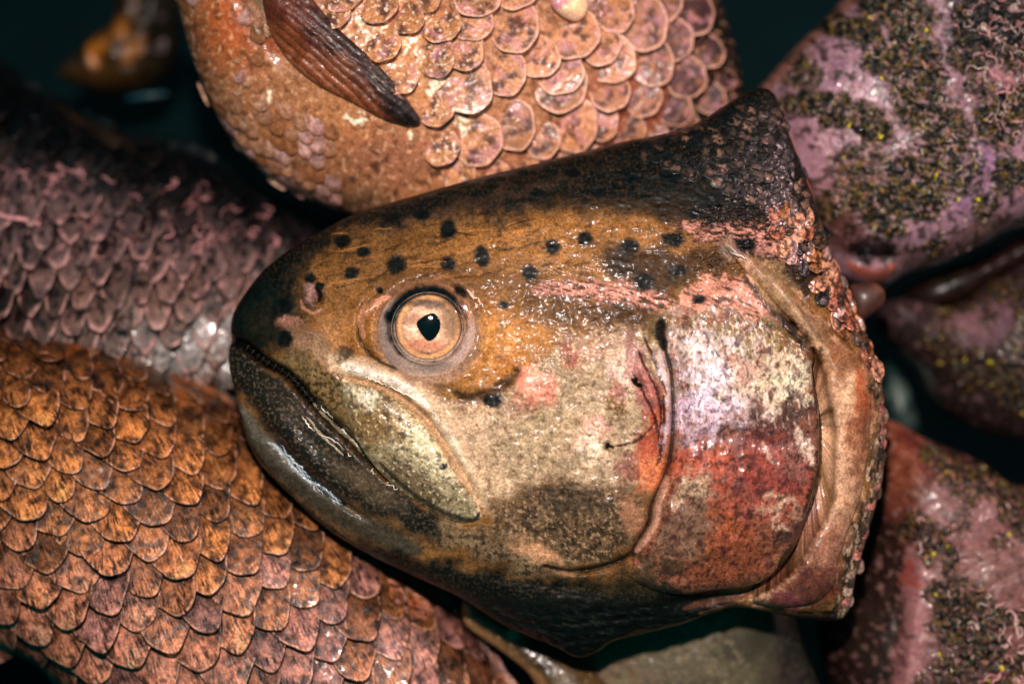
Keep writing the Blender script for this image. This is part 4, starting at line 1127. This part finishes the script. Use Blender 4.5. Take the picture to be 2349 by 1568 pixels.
# small pale scales on the left flank
def fc2(i, j):
    return np.array([470., 60]) + i[:, None] * np.array([30., 14.]) + j[:, None] * np.array([2., 36.])
I, J = np.meshgrid(np.arange(-12, 16.), np.arange(-12, 16.)); I = I.ravel(); J = J.ravel()
P, A, B = lat_fields(fc2, I, J, C2, 90)
dd = C2.dist(P[:, 0], P[:, 1])[0]
g = np.random.default_rng(14)
k = (dd < 150 + 40 * np.sin(P[:, 1] / 40)) & (P[:, 0] < 760) & (P[:, 1] > -60) & (P[:, 1] < 470) & (g.random(len(P)) < .8)
P, A, B = P[k], A[k], B[k]
def c2t_col(x, y, al, be, rv, C, r_):
    M = len(C)
    pal = np.array([lin(216, 166, 134), lin(190, 136, 104), lin(196, 150, 142), lin(168, 108, 66)])
    c = pal[r_.choice(4, M)][:, None] * (1 + r_.normal(0, .1, (M, 1, 1)))
    m = sstep(-.1, .4, fbm(x + 37 * np.arange(M)[:, None], y, 14, 3, 48))[..., None] * .5
    c = c * (1 - m) + lin(120, 70, 46) * m
    c = c + (lin(150, 92, 52) - c) * (sstep(.5, 1.0, rv)[..., None] * .6)
    return c
scale_mesh('flank_scales', C2, P, A * .85, B * .85, M_scale_p, carp2, c2t_col, k=8, n=2.0, ext=1., rings=8, spokes=28, lift=1, dome=0, zref=Z2, jit=4, kvar=.5, seed=15, thick=3)
# pectoral fin
FIN = [(630, -80), (700, -60), (722, 5), (770, 66), (820, 112), (868, 156), (908, 198), (938, 238), (966, 280), (950, 294), (920, 290), (880, 278), (838, 256), (790, 232), (735, 204), (680, 160), (634, 100), (608, 40)]
FN = Solid(FIN, 0, 14, .5, rnd=18)
class OnC2(Solid):
    off = 10
    def height(s, x, y, d=None):
        z = C2.height(x, y) + Solid.base(s, x, y, d) + s.off
        if s.detail is not None: z = z + s.detail(x, y)
        return z
def fin_ray(x, y):
    # rays fan out along the fin
    u = (x - 560) * .76 + (y + 60) * .65; v = -(x - 560) * .65 + (y + 60) * .76
    return u, v / (1 + .0006 * u)
def fin_detail(x, y):
    u, v = fin_ray(x, y)
    return 1.1 * np.sin(v / 2.3 + 1.2 * fbm(u, v, 60, 2, 3)) * sstep(60, 260, u) + 10 * np.exp(-((v - 5) / 25) ** 2)
def fin_col(x, y):
    K = lin; u, v = fin_ray(x, y)
    p = Paint(x, y, K(96, 46, 32))
    p.ell(660, 40, 60, 70, K(130, 62, 36), .8, soft=.8)
    p.ell(720, 140, 90, 30, K(156, 78, 40), .8, rot=35)
    p.ell(790, 175, 90, 22, K(134, 78, 50), .7, rot=35)
    p.ell(820, 130, 110, 22, K(60, 32, 26), .9, rot=45)
    p.ell(880, 200, 40, 26, K(66, 44, 38), .9, rot=45)
    p.ell(930, 262, 50, 22, K(36, 26, 22), .9, rot=40)
    p.zone([(600, 60), (640, 70), (700, 120), (780, 175), (860, 240), (900, 300), (800, 290), (680, 220), (600, 140)], K(160, 88, 48), .85, 16, 10)
    s_ = np.sin(v / 2.3 + 1.2 * fbm(u, v, 60, 2, 3))
    p.mix(np.clip(-s_, 0, 1) * .45 * sstep(40, 200, u), K(24, 14, 12))
    p.mix(np.clip(s_ - .3, 0, 1) * sstep(.0, .5, fbm(u / 2, v, 9, 3, 55)) * p.mell(885, 215, 45, 35), K(220, 180, 160))
    return p.c
FS = OnC2(FIN, 0, 14, .5, rnd=18, detail=fin_detail)
FS.build('pectoral_fin', 2.2, M_fin, carp2, fin_col, thick=10, zref=Z2)
# ridged stub at the fin root
ST = [(600, -40), (640, -20), (648, 10), (652, 45), (640, 80), (615, 95), (590, 82), (585, 40), (590, 0)]
def st_col(x, y):
    p = Paint(x, y, lin(150, 124, 92))
    a = np.arctan2(y - 40, x - 560)
    p.mix(np.clip(np.sin(a * 42), 0, 1) * .6 * sstep(50, 85, np.hypot(x - 560, y - 40)), lin(64, 46, 34))
    p.ell(625, 40, 18, 50, lin(196, 160, 130), .6)
    return p.c
def st_detail(x, y):
    a = np.arctan2(y - 40, x - 560); return 3 * np.sin(a * 42) * sstep(50, 85, np.hypot(x - 560, y - 40))
SS = OnC2(ST, 0, 14, .5, detail=st_detail); SS.off = 6
SS.build('fin_spine', 2.2, M_fin, carp2, st_col, thick=10, zref=Z2)
# scrap of white slime on the flank
GO = [(1265, -20), (1330, -25), (1352, 0), (1345, 30), (1325, 50), (1300, 46), (1275, 30), (1262, 10)]
def go_col(x, y):
    p = Paint(x, y, lin(222, 176, 146)); p.ell(1280, 10, 18, 26, lin(206, 120, 150), .8); p.ell(1320, 20, 20, 20, lin(232, 206, 150), .7); return p.c
GG = OnC2(GO, 0, 30, .5); GG.off = 22
GG.build('slime_patch', 3, M_flesh, carp2, go_col, thick=12, zref=Z2)

# ================================================================== LEFT BREAM
LB = [(-200, 120), (0, 170), (120, 235), (250, 290), (400, 330), (520, 390), (610, 440), (690, 490), (722, 540), (715, 600), (660, 700), (600, 800), (560, 870), (500, 905), (350, 930), (150, 960), (-200, 980)]
bream = thing('mauve_scaled_bream', 'blurred mauve and grey bream with narrow pointed scales, left behind the trout snout', 'fish', (250, 600, -420))
C3 = Solid(LB, -520, 300, .5, tilt=(0, .26, 300, 600))
Z3 = -260
def c3_body(x, y):
    p = Paint(x, y, lin(70, 42, 42)); p.speck(np.ones(x.shape), lin(24, 18, 20), 20, 0, .8, 3); return p.c
C3.build('body', 7, M_fish, bream, c3_body, thick=400, zref=Z3)
def fc3(i, j):
    p_ = np.array([34., 49.]); q_ = np.array([-29., 56.])
    return np.array([300., 560.]) + i[:, None] * p_ + j[:, None] * q_ + (.12 * (i + j) ** 2)[:, None] * np.array([-.5, 0])
I, J = np.meshgrid(np.arange(-16, 17.), np.arange(-16, 17.)); I = I.ravel(); J = J.ravel()
P, A, B = lat_fields(fc3, I, J, C3, 130)
def c3_col(x, y, al, be, rv, C, r_):
    M = len(C); Y = C[:, 1] - .35 * (C[:, 0] - 300)
    dark = lin(16, 18, 22); mid = lin(128, 100, 98); br_ = lin(126, 92, 76); gr = lin(122, 116, 112)
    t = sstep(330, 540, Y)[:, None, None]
    c = dark * (1 - t) + mid * t  # upper scales painted dark for the shade where the flank turns away
    t2 = sstep(520, 640, C[:, 1])[:, None, None] * .7
    c = c * (1 - t2) + br_ * t2
    t3 = (sstep(700, 780, C[:, 1]) * sstep(150, 330, C[:, 0]))[:, None, None] * (r_.random((M, 1, 1)) > .4)
    c = c * (1 - t3) + gr * t3
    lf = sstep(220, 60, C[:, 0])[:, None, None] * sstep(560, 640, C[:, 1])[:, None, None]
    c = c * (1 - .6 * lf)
    c = c * (1 + r_.normal(0, .24, (M, 1, 1))).clip(.4, 1.8)
    n = fbm(x + 53 * np.arange(M)[:, None], y, 22, 3, 57)
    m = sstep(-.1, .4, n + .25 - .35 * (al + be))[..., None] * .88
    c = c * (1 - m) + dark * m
    tip = (sstep(.75, .98, rv) * sstep(.2, 1.0, al + be))[..., None]
    c = c + (lin(222, 164, 156) - c) * tip * .8 * np.maximum(t, .1) * sstep(-.25, .3, fbm(x, y, 38, 3, 59))[..., None]
    w = (sstep(.22, .5, fbm(x, y, 12, 3, 58)) * sstep(680, 800, C[:, 1:]) * sstep(60, 300, C[:, :1]))[..., None]
    c = c + (lin(206, 206, 196) - c) * w * .7
    return np.where((rv >= 1)[..., None], c * .15, c)
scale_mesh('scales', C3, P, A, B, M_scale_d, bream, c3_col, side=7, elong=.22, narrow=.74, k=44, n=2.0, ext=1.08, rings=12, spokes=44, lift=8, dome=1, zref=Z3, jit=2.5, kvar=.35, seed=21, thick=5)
cols3 = [lin(232, 160, 162), lin(214, 146, 146), lin(196, 132, 130)]
wp = worm_paths(C3, [(215, 520), (60, 500), (270, 540), (330, 470), (420, 470), (400, 560), (480, 540), (560, 520), (10, 430), (120, 420), (470, 600)], 34, 60, 34, 1.1, cols3, 5, lift=24)
PT = spline([(-20, 486), (25, 500), (60, 505), (95, 515)], 14)
wp.append((np.column_stack([PT, C3.height(PT[:, 0], PT[:, 1]) + 30]), 5, cols3[0]))
tubes('glint_threads', wp, M_glint, bream, Z3, None, 6)  # pink reflections off the wet scales, built as tubes

# ================================================================== MOTTLED FISH, right side
def mott_field(x, y, seed):
    return fbm(x, y, 120, 2, seed) * 1.0 + .5 * fbm(x, y, 34, 3, seed + 3)
def fleck_pts(surf, n, seed, mask):
    g = np.random.default_rng(seed); lo = np.maximum(surf.lo, (-60, -60)); hi = np.minimum(surf.hi, (2410, 1630))
    P = np.column_stack([g.uniform(lo[0], hi[0], n * 4), g.uniform(lo[1], hi[1], n * 4)])
    k = inside(P[:, 0], P[:, 1], surf.poly); P = P[k]
    P = P[surf.dist(P[:, 0], P[:, 1])[0] > 12]
    P = P[mask(P[:, 0], P[:, 1]) > g.random(len(P))]
    return P[:n]
def fleck_pal(dim=1.0):
    pal = np.array([lin(26, 24, 14), lin(60, 52, 20), lin(112, 96, 22), lin(200, 184, 16), lin(150, 140, 110), lin(150, 96, 70), lin(60, 74, 66), lin(128, 84, 30), lin(40, 44, 20)])
    pr = np.array([.36, .2, .12, .022, .04, .05, .04, .05, .13]); pr /= pr.sum()
    def f(P, g):
        cell = fbm(P[:, 0], P[:, 1], 30, 2, 88)
        i = g.choice(len(pal), len(P), p=pr)
        i = np.where((cell > .34) & (g.random(len(P)) < .5), 2, i)
        return pal[i] * dim
    return (f,)

# --- upper right
UR = [(2420, -200), (2060, -160), (1980, -55), (1925, 8), (1860, 72), (1800, 138), (1756, 194), (1762, 260), (1780, 350), (1810, 450), (1850, 540), (1905, 600), (1975, 640), (2050, 655), (2120, 620), (2200, 596), (2275, 562), (2348, 522), (2480, 440), (2560, 0)]
f1 = thing('mottled_fish', 'mauve-skinned fish with dark olive and yellow flecked patches, upper right corner', 'fish', (2120, 300, -300))
def pts_mask(blobs):
    def f(x, y):
        m = np.zeros(np.shape(x))
        X = x + 16 * fbm(x, y, 40, 3, 90); Y = y + 16 * fbm(x, y, 40, 3, 91)
        for cx, cy, rx, ry, rot, a in blobs:
            ct, st = math.cos(math.radians(rot)), math.sin(math.radians(rot))
            q = np.sqrt((((X - cx) * ct + (Y - cy) * st) / rx) ** 2 + ((-(X - cx) * st + (Y - cy) * ct) / ry) ** 2)
            m = np.maximum(m, a * (1 - sstep(.75, 1.2, q)))
        return m
    return f
URB = [(1960, 60, 80, 35, 30, 1), (2060, 30, 90, 50, 20, 1), (2080, 150, 90, 70, 50, 1), (2000, 130, 30, 40, 0, 1), (1850, 160, 40, 50, 40, .8), (1900, 250, 100, 40, 20, 1), (1990, 285, 70, 40, 40, 1), (2100, 240, 60, 70, 0, 1), (2160, 330, 60, 80, 20, 1),
       (2260, 60, 90, 90, 0, 1), (2330, 120, 60, 60, 0, 1), (2210, 130, 40, 50, 0, 1), (2280, 280, 60, 70, 10, 1), (2340, 240, 40, 60, 0, 1), (2100, 430, 90, 80, 30, 1), (2010, 480, 90, 50, 40, 1), (2200, 400, 50, 50, 0, .8), (2310, 400, 50, 40, -30, 1), (2260, 470, 40, 34, -30, .8), (1960, 380, 50, 60, 50, .7), (1880, 480, 50, 70, 60, .6), (2150, 570, 26, 30, 0, .9), (2240, 210, 40, 30, 0, .7), (1820, 230, 30, 30, 0, .8)]
urm = pts_mask(URB)
def ur_detail(x, y):
    m = urm(x, y)
    return 5 * fbm(x, y, 90, 3, 35) + 1.5 * fbm(x, y, 14, 3, 36) + m * (4 + 12 * fbm(x, y, 12, 3, 37)) - 60 * np.exp(-(((x - 2015) / 55) ** 2 + ((y - 578) / 26) ** 2))
C4 = Solid(UR, -330, 250, .5, tilt=(.10, -.02, 2100, 300), detail=ur_detail, rnd=120)
Z4 = -120
def ur_col(x, y):
    K = lin
    p = Paint(x, y, K(168, 128, 142))
    p.ell(2050, 120, 60, 120, K(160, 124, 140), .7, rot=30)
    p.ell(1890, 200, 70, 26, K(146, 104, 126), .9, rot=-45)
    p.ell(2230, 400, 40, 90, K(146, 104, 148), .9, rot=20)
    p.ell(2200, 180, 40, 60, K(140, 92, 104), .8)
    p.ell(2290, 200, 50, 40, K(164, 96, 104), .8)
    p.ell(2250, 540, 110, 36, K(142, 100, 92), .9, rot=-25)
    p.ell(1960, 430, 60, 70, K(140, 80, 70), .8)
    p.ell(1930, 520, 90, 40, K(104, 60, 50), .9, rot=45)
    p.ell(2100, 590, 90, 30, K(120, 82, 78), .8)
    p.stroke([(1970, -20), (1925, 18), (1860, 82), (1800, 150), (1762, 200)], 15, K(170, 108, 88), .9, taper=False)
    p.stroke([(2180, 300), (2100, 330), (2090, 420)], 5, K(196, 156, 160), .5, rough=1.2)
    m = np.ones(x.shape)
    p.speck(m, K(176, 130, 136), 20, .25, .5, 110)
    p.speck(m, K(82, 52, 54), 26, .25, .5, 111)
    mm = urm(x, y)
    p.mix(np.clip(mm * 1.0, 0, 1) * sstep(-.2, .15, fbm(x, y, 22, 4, 38) + mm * .4 - .2), K(18, 28, 18))
    p.speck(mm, K(136, 100, 34), 14, .08, .85, 112)
    p.speck(mm, K(150, 132, 40), 9, .3, .8, 115)
    p.speck(mm, K(150, 120, 92), 8, .32, .7, 116)
    p.speck(mm, K(8, 22, 18), 20, -.1, .95, 117)
    p.speck(np.clip(1 - mm, 0, 1), K(60, 46, 30), 30, .18, .75, 118)
    p.ell(2265, 60, 95, 80, K(14, 16, 13), .97, rough=.6)
    p.ell(2015, 578, 50, 24, K(26, 16, 14), 1, soft=.3)
    p.stroke([(1960, 600), (2000, 622), (2040, 628), (2062, 605)], 12, K(190, 100, 82), .9)
    return p.c
C4.build('body', 3.0, M_mott, f1, ur_col, thick=300, zref=Z4)
def urmask2(x, y): return np.clip(urm(x, y) * (.35 + 1.5 * fbm(x, y, 26, 2, 39)), 0, 1) * (np.hypot((x - 2270) / 80, (y - 60) / 80) > 1)
flakes('skin_flecks', C4, fleck_pts(C4, 2600, 31, urmask2), M_fleck, f1, Z4, fleck_pal(), (2.6, 9), 31)
cols4 = [lin(232, 176, 170), lin(214, 150, 150), lin(236, 196, 184)]
wp = worm_paths(C4, [(2230, 40), (2280, 30), (2270, 80), (2320, 100), (2300, 20), (2250, 70)], 42, 70, 15, 1.1, cols4, 6, lift=9, turn=.9)
wp += worm_paths(C4, [(2300, 200), (2330, 160), (2260, 180), (2310, 240), (2340, 190)], 22, 14, 22, 1.5, cols4, 16, lift=7)
wp += worm_paths(C4, [(2300, 290), (2330, 320), (2340, 430), (2270, 270), (2345, 380)], 22, 14, 14, 1.3, cols4, 17, lift=7, turn=.8)
wp += worm_paths(C4, [(2060, 100), (2130, 220), (2160, 330), (2090, 330), (2000, 260), (2230, 330), (2250, 560), (2320, 540), (2100, 60)], 50, 110, 9, 1.3, [lin(206, 186, 160), lin(196, 150, 146)], 18, lift=7, turn=.8)
tubes('glint_threads', wp, M_glint, f1, Z4, None, 5)  # squiggly specular glints on the skin, built as tubes

# --- right middle
RM = [(2480, 560), (2400, 590), (2330, 620), (2270, 655), (2225, 690), (2170, 700), (2100, 680), (2030, 700), (2060, 780), (2140, 850), (2180, 930), (2260, 990), (2360, 1020), (2500, 1040), (2560, 800)]
f2 = thing('mottled_fish', 'shaded mauve mottled fish with blunt left end, right edge between the two larger mottled fish', 'fish', (2280, 800, -450))
rmm = pts_mask([(2200, 700, 60, 22, -20, 1), (2300, 660, 50, 30, -30, 1), (2340, 700, 40, 60, 0, 1), (2250, 730, 20, 30, 0, .8), (2340, 780, 60, 60, 0, .9), (2250, 850, 90, 50, 20, .8), (2160, 790, 40, 60, -30, .7), (2330, 900, 60, 60, 0, .7)])
C5 = Solid(RM, -500, 260, .5, detail=lambda x, y: 5 * fbm(x, y, 70, 3, 45) + rmm(x, y) * (4 + 7 * fbm(x, y, 11, 3, 47)), tilt=(.08, -.25, 2250, 780))
Z5 = -380
def rm_col(x, y):
    K = lin
    p = Paint(x, y, K(80, 58, 60))
    p.ell(2230, 740, 80, 50, K(142, 104, 112), .95, rot=-20)
    p.ell(2320, 760, 60, 50, K(112, 82, 96), .8)
    p.ell(2210, 830, 50, 60, K(84, 64, 62), .8)
    p.zone([(2050, 700), (2140, 710), (2150, 800), (2230, 900), (2400, 900), (2500, 1100), (2100, 1100)], K(62, 50, 46), .8, 40, 20)
    mm = rmm(x, y)
    p.mix(mm * sstep(-.25, .1, fbm(x, y, 14, 3, 38) + mm * .4 - .2), K(36, 30, 16))
    p.speck(mm, K(120, 92, 34), 12, .1, .8, 112)
    p.speck(np.ones(x.shape), K(160, 126, 130), 18, .32, .5, 113)
    return p.c
C5.build('body', 4, M_mott, f2, rm_col, thick=300, zref=Z5)
flakes('skin_flecks', C5, fleck_pts(C5, 1500, 32, lambda x, y: np.clip(rmm(x, y) * (.5 + 1.3 * fbm(x, y, 26, 2, 39)), 0, 1)), M_fleck, f2, Z5, fleck_pal(.9), (3, 8), 33)

# --- dark fold between them
DF = [(2480, 470), (2348, 540), (2270, 580), (2190, 610), (2120, 640), (2080, 680), (2120, 712), (2180, 700), (2230, 680), (2290, 640), (2380, 590), (2480, 560)]
f2b = thing('fish_belly', 'dark red-brown strip of smooth fish belly squeezed between mottled fish at right edge', 'fish', (2250, 620, -420))
C5b = Solid(DF, -480, 90, .5, detail=lambda x, y: 4 * fbm(x, y, 50, 3, 46))
def df_col(x, y):
    p = Paint(x, y, lin(58, 32, 28)); p.speck(np.ones(x.shape), lin(26, 20, 16), 30, 0, .7, 5); p.ell(2160, 640, 60, 20, lin(54, 44, 26), .7); return p.c
C5b.build('skin', 5, M_flesh, f2b, df_col, thick=200, zref=-420)

# --- lower right
LR = [(2010, 1000), (2040, 968), (2090, 975), (2140, 1005), (2210, 1035), (2290, 1070), (2360, 1120), (2500, 1180), (2560, 1500), (2400, 1800), (2000, 1800), (1950, 1660), (1925, 1568), (1918, 1500), (1925, 1420), (1955, 1330), (1985, 1240), (2000, 1120)]
f3 = thing('mottled_fish', 'pink-mauve fish with reddish smooth side and flecked skin, lower right corner', 'fish', (2180, 1350, -350))
lrm = pts_mask([(2200, 1070, 90, 40, 25, 1), (2290, 1110, 80, 50, 30, 1), (2340, 1180, 50, 50, 0, 1), (2100, 1210, 44, 40, 0, 1), (2150, 1250, 26, 60, -15, 1), (2110, 1250, 20, 40, 0, .9), (2190, 1110, 60, 30, 40, .8), (2190, 1400, 70, 80, 20, 1), (2230, 1470, 50, 60, 30, 1), (2150, 1350, 40, 40, 0, 1), (2280, 1400, 50, 24, 10, .9), (2300, 1540, 60, 60, 0, 1), (2170, 1520, 50, 50, 0, .8), (2280, 1240, 30, 20, 0, .5), (2190, 1190, 30, 30, 0, .7), (2240, 1560, 50, 30, 0, .8), (2110, 1560, 30, 30, 0, .6)])
RIDGE = [(2094, 1240), (2088, 1300), (2080, 1380), (2070, 1460), (2055, 1568), (2045, 1640)]
def lr_detail(x, y):
    m = lrm(x, y)
    P = spline(RIDGE, 5); xr = np.interp(y, P[:, 1], P[:, 0], left=2094)
    z = 5 * fbm(x, y, 80, 3, 65) + m * (4 + 12 * fbm(x, y, 12, 3, 67))
    z += 30 * sstep(-26, 10, x - xr) * sstep(1180, 1280, y)
    z += groove(x, y, [(2140, 1010), (2100, 1060), (2060, 1130)], 12, 0)
    for q in ([(2160, 1340), (2200, 1300), (2260, 1270), (2330, 1240)], [(2200, 1400), (2260, 1330), (2348, 1290)], [(2180, 1280), (2230, 1270)]):
        z += groove(x, y, q, 9, 7)
    return z
C6 = Solid(LR, -400, 270, .5, tilt=(.05, 0.02, 2150, 1300), detail=lr_detail, rnd=140)
Z6 = -200
def lr_col(x, y):
    K = lin
    p = Paint(x, y, K(140, 94, 90))
    p.zone([(1900, 900), (2080, 960), (2130, 1010), (2140, 1120), (2100, 1200), (2090, 1300), (2060, 1700), (1880, 1700), (1920, 1300), (1980, 1100)], K(112, 56, 40), .95, 14, 8)
    p.ell(2060, 1060, 50, 90, K(150, 80, 52), .9, soft=.7)
    p.ell(2110, 1040, 22, 60, K(120, 50, 40), .7, rot=-20)
    p.zone([(1900, 1180), (2040, 1190), (2078, 1300), (2050, 1500), (2020, 1700), (1880, 1700)], K(58, 34, 28), .95, 14, 8)
    p.ell(2000, 1460, 40, 100, K(66, 46, 36), .7)
    p.stroke([(2100, 1250), (2092, 1330), (2086, 1420), (2072, 1520), (2060, 1600)], 26, K(172, 114, 114), .95, taper=False, soft=.4)
    p.ell(2230, 1310, 100, 50, K(150, 108, 100), .9, rot=-15)
    p.ell(2300, 1400, 60, 60, K(140, 90, 84), .8)
    p.ell(2250, 1540, 90, 40, K(142, 88, 96), .8)
    p.stroke([(2040, 965), (2100, 985), (2130, 1010), (2150, 1060)], 9, K(170, 96, 72), .9, taper=False)
    p.ell(2340, 1060, 60, 60, K(40, 30, 26), .9)
    m = np.ones(x.shape)
    p.speck(m, K(176, 128, 120), 18, .28, .5, 120)
    p.speck(m, K(70, 40, 34), 26, .28, .5, 121)
    mm = lrm(x, y)
    p.mix(np.clip(mm, 0, 1) * sstep(-.25, .1, fbm(x, y, 14, 3, 38) + mm * .4 - .2), K(34, 26, 16))
    p.speck(mm, K(124, 84, 30), 12, .12, .8, 122)
    for k in range(18):
        a = k * 2.4; p.ell(2075 + 22 * math.cos(a) * (k / 18), 1180 + 8 + (k * 7) % 60 + 90, 7, 5, K(176, 82, 70), .8, rough=.3)
    return p.c
C6.build('body', 3.2, M_mott, f3, lr_col, thick=350, zref=Z6)
flakes('skin_flecks', C6, fleck_pts(C6, 3500, 34, lambda x, y: np.clip(lrm(x, y) * (.5 + 1.3 * fbm(x, y, 26, 2, 39)), 0, 1)), M_fleck, f3, Z6, fleck_pal(), (2.6, 7.5), 35)
wp = worm_paths(C6, [(2290, 1430), (2320, 1450), (2300, 1500), (2330, 1540), (2270, 1560), (2310, 1570)], 20, 30, 22, 2.4, cols4, 26, lift=9, turn=.6)
wp += worm_paths(C6, [(2200, 1380), (2230, 1400), (2190, 1350), (2110, 1230), (2330, 1230), (2320, 1380)], 28, 26, 9, 1.5, cols4, 27, lift=9, turn=.7)
wp += worm_paths(C6, [(2200, 1080), (2280, 1120), (2220, 1150)], 30, 26, 6, 2.2, [lin(196, 140, 110)], 28, lift=9, turn=.7)
tubes('glint_threads', wp, M_glint, f3, Z6, None, 5)  # tubes in place of shiny reflections on the wet flank

# ================================================================== PALE FISH under the head
PF = [(1160, 1800), (1240, 1640), (1280, 1500), (1330, 1400), (1450, 1320), (1600, 1290), (1730, 1310), (1810, 1390), (1850, 1500), (1890, 1600), (1940, 1800)]
f4 = thing('pale_smooth_fish', 'pale grey-green fish with tiny faint scales, bottom edge under the trout throat', 'fish', (1550, 1560, -400))
C7 = Solid(PF, -290, 130, .4, detail=lambda x, y: 3 * fbm(x, y, 60, 3, 95))
Z7 = -270
def pf_col(x, y):
    K = lin
    p = Paint(x, y, K(108, 98, 70))
    p.ell(1400, 1560, 110, 60, K(128, 102, 76), .8)
    p.ell(1620, 1440, 90, 40, K(124, 108, 84), .7)
    p.zone([(1720, 1400), (1760, 1480), (1760, 1700), (1960, 1700), (1900, 1380)], K(30, 34, 28), .95, 40, 20)
    p.ell(1700, 1460, 60, 40, K(60, 56, 42), .7)
    p.ell(1780, 1540, 50, 40, K(60, 46, 40), .5)
    p.speck(np.ones(x.shape), K(76, 72, 52), 16, .15, .6, 130)
    return p.c
C7.build('body', 3.2, M_dull, f4, pf_col, thick=300, zref=Z7)
Q = lattice([(1400, 1560), (1520, 1440), (1640, 1430), (1700, 1500), (1720, 1640), (1400, 1640)], (15, 5), (-2, 13), (1500, 1500), 3, .5, 1)
def pf_s(x, y, al, be, rv, C, r_):
    c = lin(118, 106, 80) * np.ones((len(C), 1, 1)) * (1 + r_.normal(0, .12, (len(C), 1, 1)))
    return c + (lin(150, 132, 104) - c) * sstep(.6, 1, rv)[..., None] * .6
scale_mesh('scales', C7, Q, (15, 5), (-2, 13), M_dull, f4, pf_s, k=3, n=2.1, ext=.7, rings=4, spokes=14, lift=-1, dome=2, zref=Z7, jit=1.5, kvar=.5, seed=7, thick=2)

TP = [(1066, 1372), (1058, 1400), (1066, 1436), (1100, 1464), (1160, 1505), (1215, 1552), (1270, 1640), (1420, 1660), (1400, 1580), (1330, 1520), (1260, 1480), (1190, 1440), (1120, 1395)]
f5 = thing('fish_tail', 'translucent tan fish tail poking out below the throat of the trout head', 'fish tail', (1200, 1480, -250))
C8 = Solid(TP, -170, 60, .5, detail=lambda x, y: 2.5 * fbm(x, y, 30, 3, 96))
def tp_col(x, y):
    K = lin
    p = Paint(x, y, K(112, 84, 50))
    p.stroke([(1064, 1400), (1075, 1440), (1150, 1490), (1220, 1545), (1260, 1600)], 14, K(160, 118, 74), .8, taper=False)
    p.ell(1240, 1500, 90, 40, K(58, 46, 28), .8, rot=35)
    p.ell(1300, 1550, 24, 30, K(130, 104, 82), .6, rough=.8)
    p.ell(1180, 1455, 10, 14, K(190, 166, 130), .8, rough=1)
    p.speck(np.ones(x.shape), K(170, 140, 96), 10, .4, .6, 140)
    return p.c
C8.build('tail_fin', 3, M_flesh, f5, tp_col, thick=60, zref=-130)

# ================================================================== small pieces
FT = [(1950, 660), (1975, 650), (2012, 648), (2030, 664), (2030, 692), (2012, 712), (1992, 728), (1965, 740)]
f6 = thing('fin_tip', 'rounded dark red fin tip sticking out right of the trout collar', 'fin', (1995, 690, -120))
C9 = Solid(FT, -130, 30, .5)
def ft_col(x, y):
    p = Paint(x, y, lin(92, 54, 42)); p.stroke([(2000, 650), (2028, 668), (2026, 696), (2000, 724)], 5, lin(140, 80, 60), .7); return p.c
C9.build('fin_skin', 3, M_fin, f6, ft_col, thick=20, zref=-110)

TL = [(118, 162), (150, 122), (195, 95), (215, 65), (248, 50), (255, 10), (240, -40), (270, -120), (380, -120), (400, 0), (396, 110), (372, 160), (330, 192), (262, 206), (205, 202), (160, 186)]
f7 = thing('fish_tail', 'out-of-focus ochre fish tail deep in the dark gap at upper left', 'fish tail', (270, 100, -850))
C10 = Solid(TL, -960, 130, .5, detail=lambda x, y: 20 * fbm(x, y, 60, 2, 97))
def tl_col(x, y):
    K = lin
    p = Paint(x, y, K(78, 56, 28))
    p.ell(225, 120, 28, 34, K(196, 116, 34), .95); p.ell(272, 65, 26, 34, K(176, 106, 36), .9); p.ell(310, 110, 32, 18, K(166, 106, 40), .9, rot=-45)
    p.ell(190, 170, 50, 24, K(104, 74, 44), .8); p.ell(250, 165, 40, 24, K(96, 66, 30), .7)
    p.ell(380, 60, 50, 160, K(30, 32, 20), .8)
    return p.c
C10.build('tail_fin', 5, M_flesh, f7, tl_col, thick=60, zref=-880)

BB = [(2036, 830), (2070, 860), (2100, 920), (2110, 985), (2080, 1000), (2040, 975), (2028, 900)]
f8 = thing('fish_belly', 'blurred pale teal-grey patch of fish skin in the dark gap right of the collar', 'fish', (2070, 920, -650))
C11 = Solid(BB, -720, 60, .5)
def bb_col(x, y):
    p = Paint(x, y, lin(40, 70, 70)); p.ell(2060, 905, 24, 34, lin(110, 128, 120), .8); p.ell(2085, 960, 22, 20, lin(96, 112, 106), .7); return p.c
C11.build('skin', 5, M_flesh, f8, bb_col, thick=60, zref=-690)

BS = [(285, 222), (330, 213), (372, 210), (385, 216), (350, 226), (300, 232)]
f9 = thing('highlight_sliver', 'dim blue-grey highlight sliver deep below the ochre tail', 'fin', (340, 220, -800))
C12 = Solid(BS, -830, 20, .5)  # bluish highlight modelled as a thin solid
C12.build('fin_skin', 5, M_flesh, f9, lambda x, y: Paint(x, y, lin(40, 92, 104)).c, thick=14, zref=-820)  # surface of the highlight sliver, not a fin

for o in scene.objects:
    if o.name.split('.')[0] in ('glint_threads', 'skin_flecks'): o['kind'] = 'stuff'
    if o.name.split('.')[0] == 'mottled_fish': o['group'] = 'mottled fish heaped along the right side'
# parenting of the iris happened in the eye's own frame
for o in scene.objects:
    if '_loc' in o.keys(): del o['_loc']
